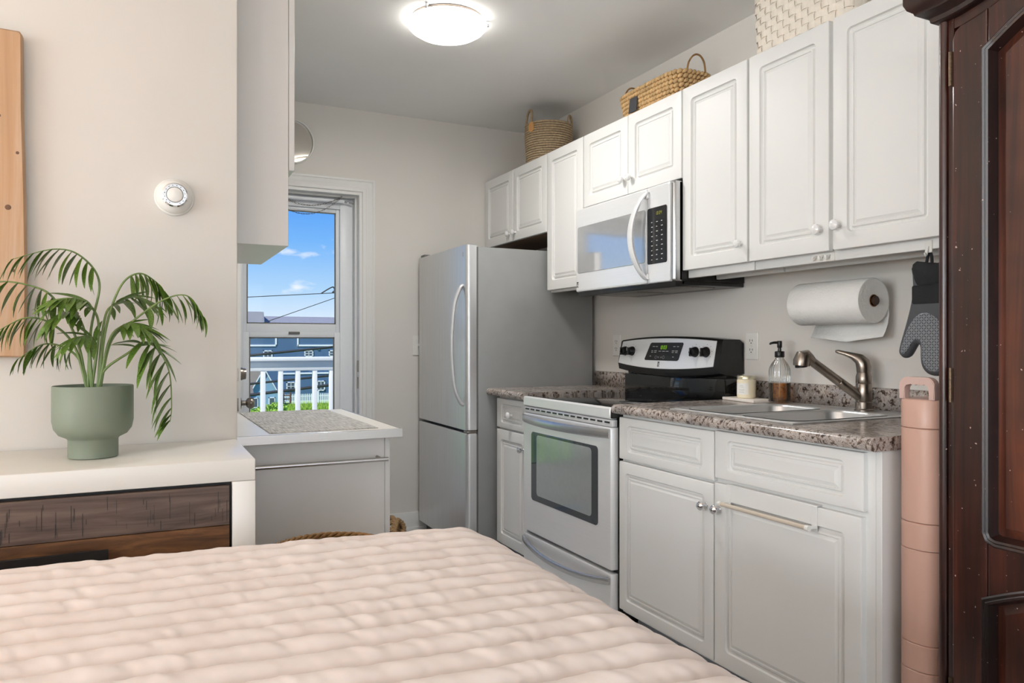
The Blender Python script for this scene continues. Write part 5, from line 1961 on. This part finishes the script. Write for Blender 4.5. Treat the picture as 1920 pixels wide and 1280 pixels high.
mb.build('lamp_shade', 'lamp_shade_cloth', tl)
bulb = add_light('lamp_bulb', 'POINT', (-1.10, 1.05, 0.586 + 0.36), 50, (1.0, 0.52, 0.18), shadow_soft_size=0.05)

# added unseen lamp behind the camera: fill light bounced off the bedroom ceiling
fl_ = thing('fill_floor_lamp', 'added white uplight fill lamp, unseen in the bedroom corner', 'lamp', (-3.6, -3.2, 0))
MB().lathe([(0.13, 0), (0.13, 0.015), (0.02, 0.03), (0.012, 0.04), (0.012, 1.70), (0.02, 1.72)], 28).build('stand', 'trim_paint', fl_)
mb = MB()
lo_ = [[(r * math.cos(2 * PI * q / 40), r * math.sin(2 * PI * q / 40), z) for q in range(40)] for r, z in ((0.04, 1.71), (0.16, 1.80), (0.158, 1.803), (0.038, 1.716))]
mb.loft(lo_, True, True)
mb.build('bowl_shade', 'trim_paint', fl_)
add_light('fill_floor_lamp_bulb', 'POINT', (-3.6, -3.2, 1.84), 60, (0.98, 0.985, 1.0), shadow_soft_size=0.07)  # added fill: lifts the flat ambient light by ceiling bounce

# ------------------------------------------------------------------ floor basket and rope ball
fb = thing('wicker_hamper', 'brown wicker hamper with braided rim between bed and cabinet', 'basket', (0.455, 2.06, 0))
mb = MB()
for i in range(29):
    z = 0.012 + i * 0.0195
    pts = []
    for q in range(72):
        a = 2 * PI * q / 72
        r = 0.128 + 0.030 * z / 0.6 + 0.004 * math.cos(18 * a + PI * i)
        pts.append((r * math.cos(a), r * math.sin(a), z))
    mb.tube(pts, 0.0098, 5, closed=True)
mb.build('woven_wall', 'wicker', fb, ang=80)
MB().lathe([(0.125, 0.002), (0.125, 0.012)], 36).build('bottom', 'wicker', fb)
for s in range(3):
    pts = []
    for q in range(160):
        a = 2 * PI * q / 160
        k_ = 2 * PI * s / 3 + a * 15
        r = 0.156 + 0.006 * math.cos(k_)
        pts.append((r * math.cos(a), r * math.sin(a), 0.602 + 0.006 * math.sin(k_)))
    MB().tube(pts, 0.0052, 6, closed=True).build('rim_strand', 'wicker', fb, ang=80)
rb = thing('rope_knot', 'thick jute rope knot ball on the floor by the back wall', 'doorstop', (1.262, 4.14, 0))
for k_, (ax, tw_) in enumerate((((1, 0.2, 0.1), 0), ((0.1, 1, 0.3), 1), ((0.2, 0.3, 1), 2), ((0.7, -0.7, 0.3), 3), ((-0.6, 0.3, 0.75), 4))):
    axis = Vector(ax).normalized()
    q0 = axis.orthogonal().normalized()
    q1 = axis.cross(q0)
    for st in range(3):
        pts = []
        for q in range(90):
            a = 2 * PI * q / 90
            k2 = a * 9 + 2 * PI * st / 3
            rr = 0.072 + 0.0075 * math.cos(k2) + (0.008 if k_ % 2 else 0) * math.sin(2 * a)
            p = (q0 * math.cos(a) + q1 * math.sin(a)) * rr + axis * (0.0075 * math.sin(k2) + 0.02 * math.sin(2 * a + k_))
            pts.append(p + Vector((0, 0, 0.094)))
        MB().tube(pts, 0.0082, 6, closed=True).build('rope_strand', 'jute', rb, ang=80)

# ------------------------------------------------------------------ outside the door
struct(box('balcony_floor', 'deck_gray', None, -1.2, 3.2, YB + 0.15, 6.05, -0.22, -0.06))
rl = thing('balcony_railing', 'white balcony railing with square balusters outside the back door', 'railing', (0, 5.88, -0.06))
box('top_rail', 'rail_white', rl, -1.2, 3.2, -0.05, 0.05, 1.095, 1.125, 0.004)
box('sub_rail', 'rail_white', rl, -1.2, 3.2, -0.02, 0.02, 1.020, 1.095, 0.003)
box('bottom_rail', 'rail_white', rl, -1.2, 3.2, -0.02, 0.02, 0.07, 0.14, 0.003)
bal = None
for i in range(-13, 20):
    x = 0.672 + i * 0.1285
    if bal is None:
        bal = box('baluster', 'rail_white', rl, -0.017, 0.017, -0.017, 0.017, 0.14, 1.021, 0.002)
        bal.location = (x, 0, 0)
    else:
        o = bal.copy()
        COL.objects.link(o)
        o.parent = rl
        o.location = (x, 0, 0)
for x in (-1.17, 3.17):
    box('post', 'rail_white', rl, x - 0.04, x + 0.04, -0.04, 0.04, 0.0, 1.16, 0.004)

GZ = -5.1
gr = MB().box(-80, 120, 12, 190, GZ - 0.5, GZ).build('ground', 'grass')
struct(gr)

# big blue house
hb_ = thing('blue_house', 'dark blue house with white trim and small square windows across the yard', 'house', (0, 83, GZ))
def hb(name, mat, x0, x1, y0, y1, z0, z1, par=hb_, bev=0):
    return box(name, mat, par, x0, x1, y0, y1, z0 - GZ, z1 - GZ, bev)


hb('wall', 'siding_blue', 7.0, 30.0, 0.0, 9.0, GZ, 2.75)
mb = MB()
mb.loft([[(x, y, z - GZ) for y, z in ((-0.5, 2.62), (4.5, 4.05), (9.5, 2.62), (9.5, 2.8), (4.5, 4.25), (-0.5, 2.8))] for x in (8.8, 31)])
mb.build('roof', 'roof_gray', hb_, smooth=False)
mb = MB()
mb.loft([[(x, y, z - GZ) for y, z in ((1.0, 3.4), (4.5, 4.2), (4.5, 4.75), (1.5, 4.6))] for x in (8.9, 11.6)])
mb.build('dormer', 'roof_gray', hb_, smooth=False)
for x0_, x1_, z0_, z1_, nm in ((9.0, 12.6, 0.88, 1.06, 'trim_board'), (12.55, 12.72, 1.06, 2.75, 'trim_board'), (14.9, 21.0, 0.88, 1.06, 'trim_board'), (14.85, 15.0, 0.9, 2.75, 'trim_board'), (9.4, 9.62, GZ, 2.6, 'corner_board'), (12.9, 30, -2.15, -1.98, 'trim_board'), (14.4, 16.0, -1.72, -1.52, 'trim_board')):
    hb(nm, 'house_trim', x0_, x1_, -0.08, 0.0, z0_, z1_)
for cx, cz, w_, h_2 in ((16.1, 0.08, 0.95, 0.72), (11.8, 0.05, 0.95, 0.8), (18.75, 0.08, 0.95, 0.72), (14.2, -3.45, 0.95, 0.95), (17.4, -3.45, 0.9, 1.1), (21.2, -3.45, 0.9, 1.1), (21.2, 0.08, 0.95, 0.72)):
    f_ = MB()
    a0, a1, b0, b1 = cx - w_ / 2, cx + w_ / 2, cz - h_2 / 2, cz + h_2 / 2
    for q in ((a0, a0 + 0.11, b0, b1), (a1 - 0.11, a1, b0, b1), (a0, a1, b0, b0 + 0.11), (a0, a1, b1 - 0.11, b1), (cx - 0.025, cx + 0.025, b0, b1), (a0, a1, cz - 0.025, cz + 0.025)):
        f_.box(q[0], q[1], -0.10, 0.02, q[2] - GZ, q[3] - GZ)
    wn = f_.build('window', 'house_trim', hb_, smooth=False)
    box('pane', 'far_window', wn, a0 + 0.05, a1 - 0.05, -0.05, 0.01, b0 + 0.05 - GZ, b1 - 0.05 - GZ)
hb('wall_lamp', 'house_trim', 17.0, 17.25, -0.12, 0, 0.5, 0.75)

# pale blue gabled house in front of it
hp_ = thing('pale_blue_house', 'pale blue gabled house in front of the dark blue house', 'house', (0, 74, GZ))
mb = MB()
gab = [(8.75, 0), (11.55, 0), (11.55, 1.35), (10.15, 3.95), (8.75, 1.35)]
mb.loft([[(x, 0, z) for x, z in gab], [(x, 6.5, z) for x, z in gab]])
mb.build('wall', 'siding_pale', hp_, smooth=False)
mb = MB()
rf = [(8.45, 0.95), (10.15, 4.1), (11.85, 0.95), (11.85, 0.75), (10.15, 3.9), (8.45, 0.75)]
mb.loft([[(x, -0.25, z) for x, z in rf], [(x, 6.7, z) for x, z in rf]])
mb.build('roof', 'roof_brown', hp_, smooth=False)
mb = MB()
for a, b_ in (((8.45, 0.85), (10.15, 4.0)), ((11.85, 0.85), (10.15, 4.0))):
    mb.loft([[(a[0], -0.3, a[1] - 0.12), (b_[0], -0.3, b_[1] - 0.16), (b_[0], -0.3, b_[1] + 0.04), (a[0], -0.3, a[1] + 0.06)], [(a[0], -0.24, a[1] - 0.12), (b_[0], -0.24, b_[1] - 0.16), (b_[0], -0.24, b_[1] + 0.04), (a[0], -0.24, a[1] + 0.06)]])
mb.build('barge_board', 'house_trim', hp_, smooth=False)
for cx in (9.35, 10.9):
    wn = MB().box(cx - 0.3, cx - 0.22, -0.06, 0.0, 0.2, 1.15).box(cx + 0.22, cx + 0.3, -0.06, 0, 0.2, 1.15).box(cx - 0.3, cx + 0.3, -0.06, 0, 1.07, 1.15).box(cx - 0.3, cx + 0.3, -0.06, 0, 0.2, 0.28).build('window', 'house_trim', hp_, smooth=False)
    box('pane', 'far_window', wn, cx - 0.24, cx + 0.24, -0.04, 0.01, 0.26, 1.1)
hg = thing('grey_roofed_house', 'low house with grey-brown shingle roof left of the pale blue gable', 'house', (0, 66, GZ))
mb = MB()
mb.loft([[(x, y, z) for y, z in ((0, 0), (6, 0), (6, 2.2), (3, 3.9), (0, 2.2))] for x in (4.0, 8.0)])
mb.build('wall', 'house_trim', hg, smooth=False)
mb = MB()
mb.loft([[(x, y, z) for y, z in ((-0.4, 1.95), (3, 3.95), (6.4, 1.95), (6.4, 2.1), (3, 4.12), (-0.4, 2.1))] for x in (3.8, 8.2)])
mb.build('roof', 'roof_brown', hg, smooth=False)
wn = MB().box(6.6, 7.4, -0.05, 0.02, 0.9, 1.7).build('window', 'house_trim', hg, smooth=False)
box('pane', 'far_window', wn, 6.7, 7.3, -0.07, 0.0, 1.0, 1.6)
# white house edge behind, far left
hw = thing('white_house', 'white clapboard house at the far left behind the cables', 'house', (0, 96, GZ))
mb = MB()
gab = [(5.0, 0), (11.6, 0), (11.6, 5.6), (8.3, 7.4), (5.0, 5.6)]
mb.loft([[(x, 0, z) for x, z in gab], [(x, 7, z) for x, z in gab]])
mb.build('wall', 'house_trim', hw, smooth=False)
mb = MB()
rf = [(4.7, 5.4), (8.3, 7.45), (11.9, 5.4), (11.9, 5.6), (8.3, 7.7), (4.7, 5.6)]
mb.loft([[(x, -0.3, z) for x, z in rf], [(x, 7.3, z) for x, z in rf]])
mb.build('roof', 'roof_gray', hw, smooth=False)

# picket fence and short brown fence
pf = thing('picket_fence', 'white picket fence in front of the dark blue house', 'fence', (0, 79.5, GZ))
box('rail', 'house_trim', pf, 12.6, 30, 0.0, 0.05, 0.25, 0.33)
box('rail', 'house_trim', pf, 12.6, 30, 0.0, 0.05, 0.75, 0.83)
pk = MB().prism([(-0.055, 0.0), (0.055, 0.0), (0.055, 0.95), (0.0, 1.05), (-0.055, 0.95)], -0.03, 0.0)
pk = pk.build('picket', 'house_trim', pf, smooth=False)
pk.location = (12.65, 0, 0.02)
for i in range(1, 90):
    o = pk.copy()
    COL.objects.link(o)
    o.parent = pf
    o.location = (12.65 + i * 0.19, 0, 0.02)
for x in (12.6, 16.4, 20.2):
    box('post', 'house_trim', pf, x - 0.08, x + 0.08, -0.05, 0.1, 0, 1.3)
wf = thing('wooden_gate', 'small weathered brown gate at the end of the picket fence', 'gate', (0, 76, GZ))
for x in (12.25, 12.95):
    box('gate_post', 'fence_brown', wf, x - 0.08, x + 0.08, -0.08, 0.08, 0, 1.45)
for z in (0.3, 0.75, 1.1):
    box('gate_rail', 'fence_brown', wf, 12.33, 12.87, -0.03, 0.03, z, z + 0.1)


def foliage(name, par, c, rad, n, size, mat, seed, sq=(1, 1, 1)):
    rn = random.Random(seed)
    verts, faces = [], []
    for i in range(n):
        d = Vector((rn.gauss(0, 1), rn.gauss(0, 1), rn.gauss(0, 1))).normalized() * rad * rn.uniform(0.35, 1.0) ** 0.6
        p = Vector((d.x * sq[0], d.y * sq[1], d.z * sq[2])) + Vector(c)
        a = Vector((rn.gauss(0, 1), rn.gauss(0, 1), rn.gauss(0, 1))).normalized()
        b_ = a.orthogonal().normalized()
        s = size * rn.uniform(0.6, 1.3)
        k_ = len(verts)
        verts += [p - a * s, p + b_ * s * 0.55, p + a * s, p - b_ * s * 0.55]
        faces.append((k_, k_ + 1, k_ + 2, k_ + 3))
    me = bpy.data.meshes.new(name)
    me.from_pydata(verts, [], faces)
    o = mk(name, me, mat, par)
    o['kind'] = 'stuff'
    return o


for i, (x, y, r, lab) in enumerate(((7.0, 61.5, 0.85, 'leafy bright green bush behind the door knob'), (8.9, 63, 0.8, 'leafy bright green bush below the pale blue gable'), (10.3, 67, 0.7, 'low green bush right of the pale blue gabled house'))):
    t_2 = thing('garden_bush', lab, 'bush', (x, y, GZ), 0, 'garden bushes')
    foliage('leaves', t_2, (0, 0, r * 0.8), r, 700, 0.13, 'bush_leaf', 20 + i, (1.2, 1, 0.9))
    MB().tube([(0, 0, 0), (0, 0, r)], 0.06, 6).build('stem', 'trunk', t_2)
gs = None
rn = random.Random(5)
verts, faces = [], []
for i in range(9000):
    x, y = rn.uniform(12.1, 26), rn.uniform(69.5, 75.5)
    h = rn.uniform(0.15, 0.55)
    a = rn.uniform(0, 6.28)
    k_ = len(verts)
    verts += [(x - 0.06 * math.cos(a), y - 0.06 * math.sin(a), GZ), (x + 0.06 * math.cos(a), y + 0.06 * math.sin(a), GZ), (x + rn.uniform(-0.15, 0.15), y + rn.uniform(-0.15, 0.15), GZ + h)]
    faces.append((k_, k_ + 1, k_ + 2))
me = bpy.data.meshes.new('tall_grass')
me.from_pydata(verts, [], faces)
tg_ = mk('tall_grass', me, 'bush_leaf')
tag(tg_, 'tall bright green grass growing in the yard', 'grass')
tg_['kind'] = 'stuff'
tt = thing('tree', 'bright green tree top showing over the roof at the far left', 'tree', (12.0, 112, GZ))
foliage('crown', tt, (0, 0, 7.6), 1.9, 1600, 0.28, 'tree_leaf', 9)
MB().tube([(0, 0, 0), (0.1, 0, 4), (0, 0.1, 7)], [0.3, 0.22, 0.12], 8).build('trunk', 'trunk', tt)


# overhead cables, strung across the view
def cable(label, p0, p1, sag, r, name='overhead_cable'):
    p0, p1 = Vector(p0), Vector(p1)
    pts = []
    for i in range(41):
        u = i / 40
        p = p0.lerp(p1, u)
        p.z -= sag * 4 * u * (1 - u)
        pts.append(p)
    o = MB().tube(pts, r, 6).build(name, 'cable_black')
    tag(o, label, 'cable', 'overhead cables')
    return o


sky_cable = cable('thin cable crossing the open sky nearly level', (-8, 24, 1.74), (14, 24, 3.46), 0.0, 0.013)
cable('thin cable slanting up to the right across the sky', (-1.6, 26, -0.04), (9.75, 26, 4.21), 0.03, 0.013)
cable('thick sagging cable passing above the white railing', (-7.7, 23, -0.23), (13.4, 23, 1.89), 0.0, 0.042)
cable('thin cable just under the meeting rail of the storm door', (-8.3, 25, -0.45), (6.25, 25, 1.84), 0.0, 0.016)
cable('thick cable seen between the balusters, upper of two', (-7.2, 21.5, -0.78), (12.6, 21.5, 0.93), 0.0, 0.034)
cable('thick cable seen between the balusters, lower of two', (-6.9, 20.5, -1.12), (12.0, 20.5, 0.79), 0.0, 0.044)
sp = MB().tube(bez([(5.05, 24, 2.768), (5.25, 24, 2.90), (5.42, 24, 2.98), (5.47, 24, 2.88), (5.40, 24, 2.80), (5.55, 24, 2.81)], 24), 0.022, 6).build('splice', 'cable_black', sky_cable)
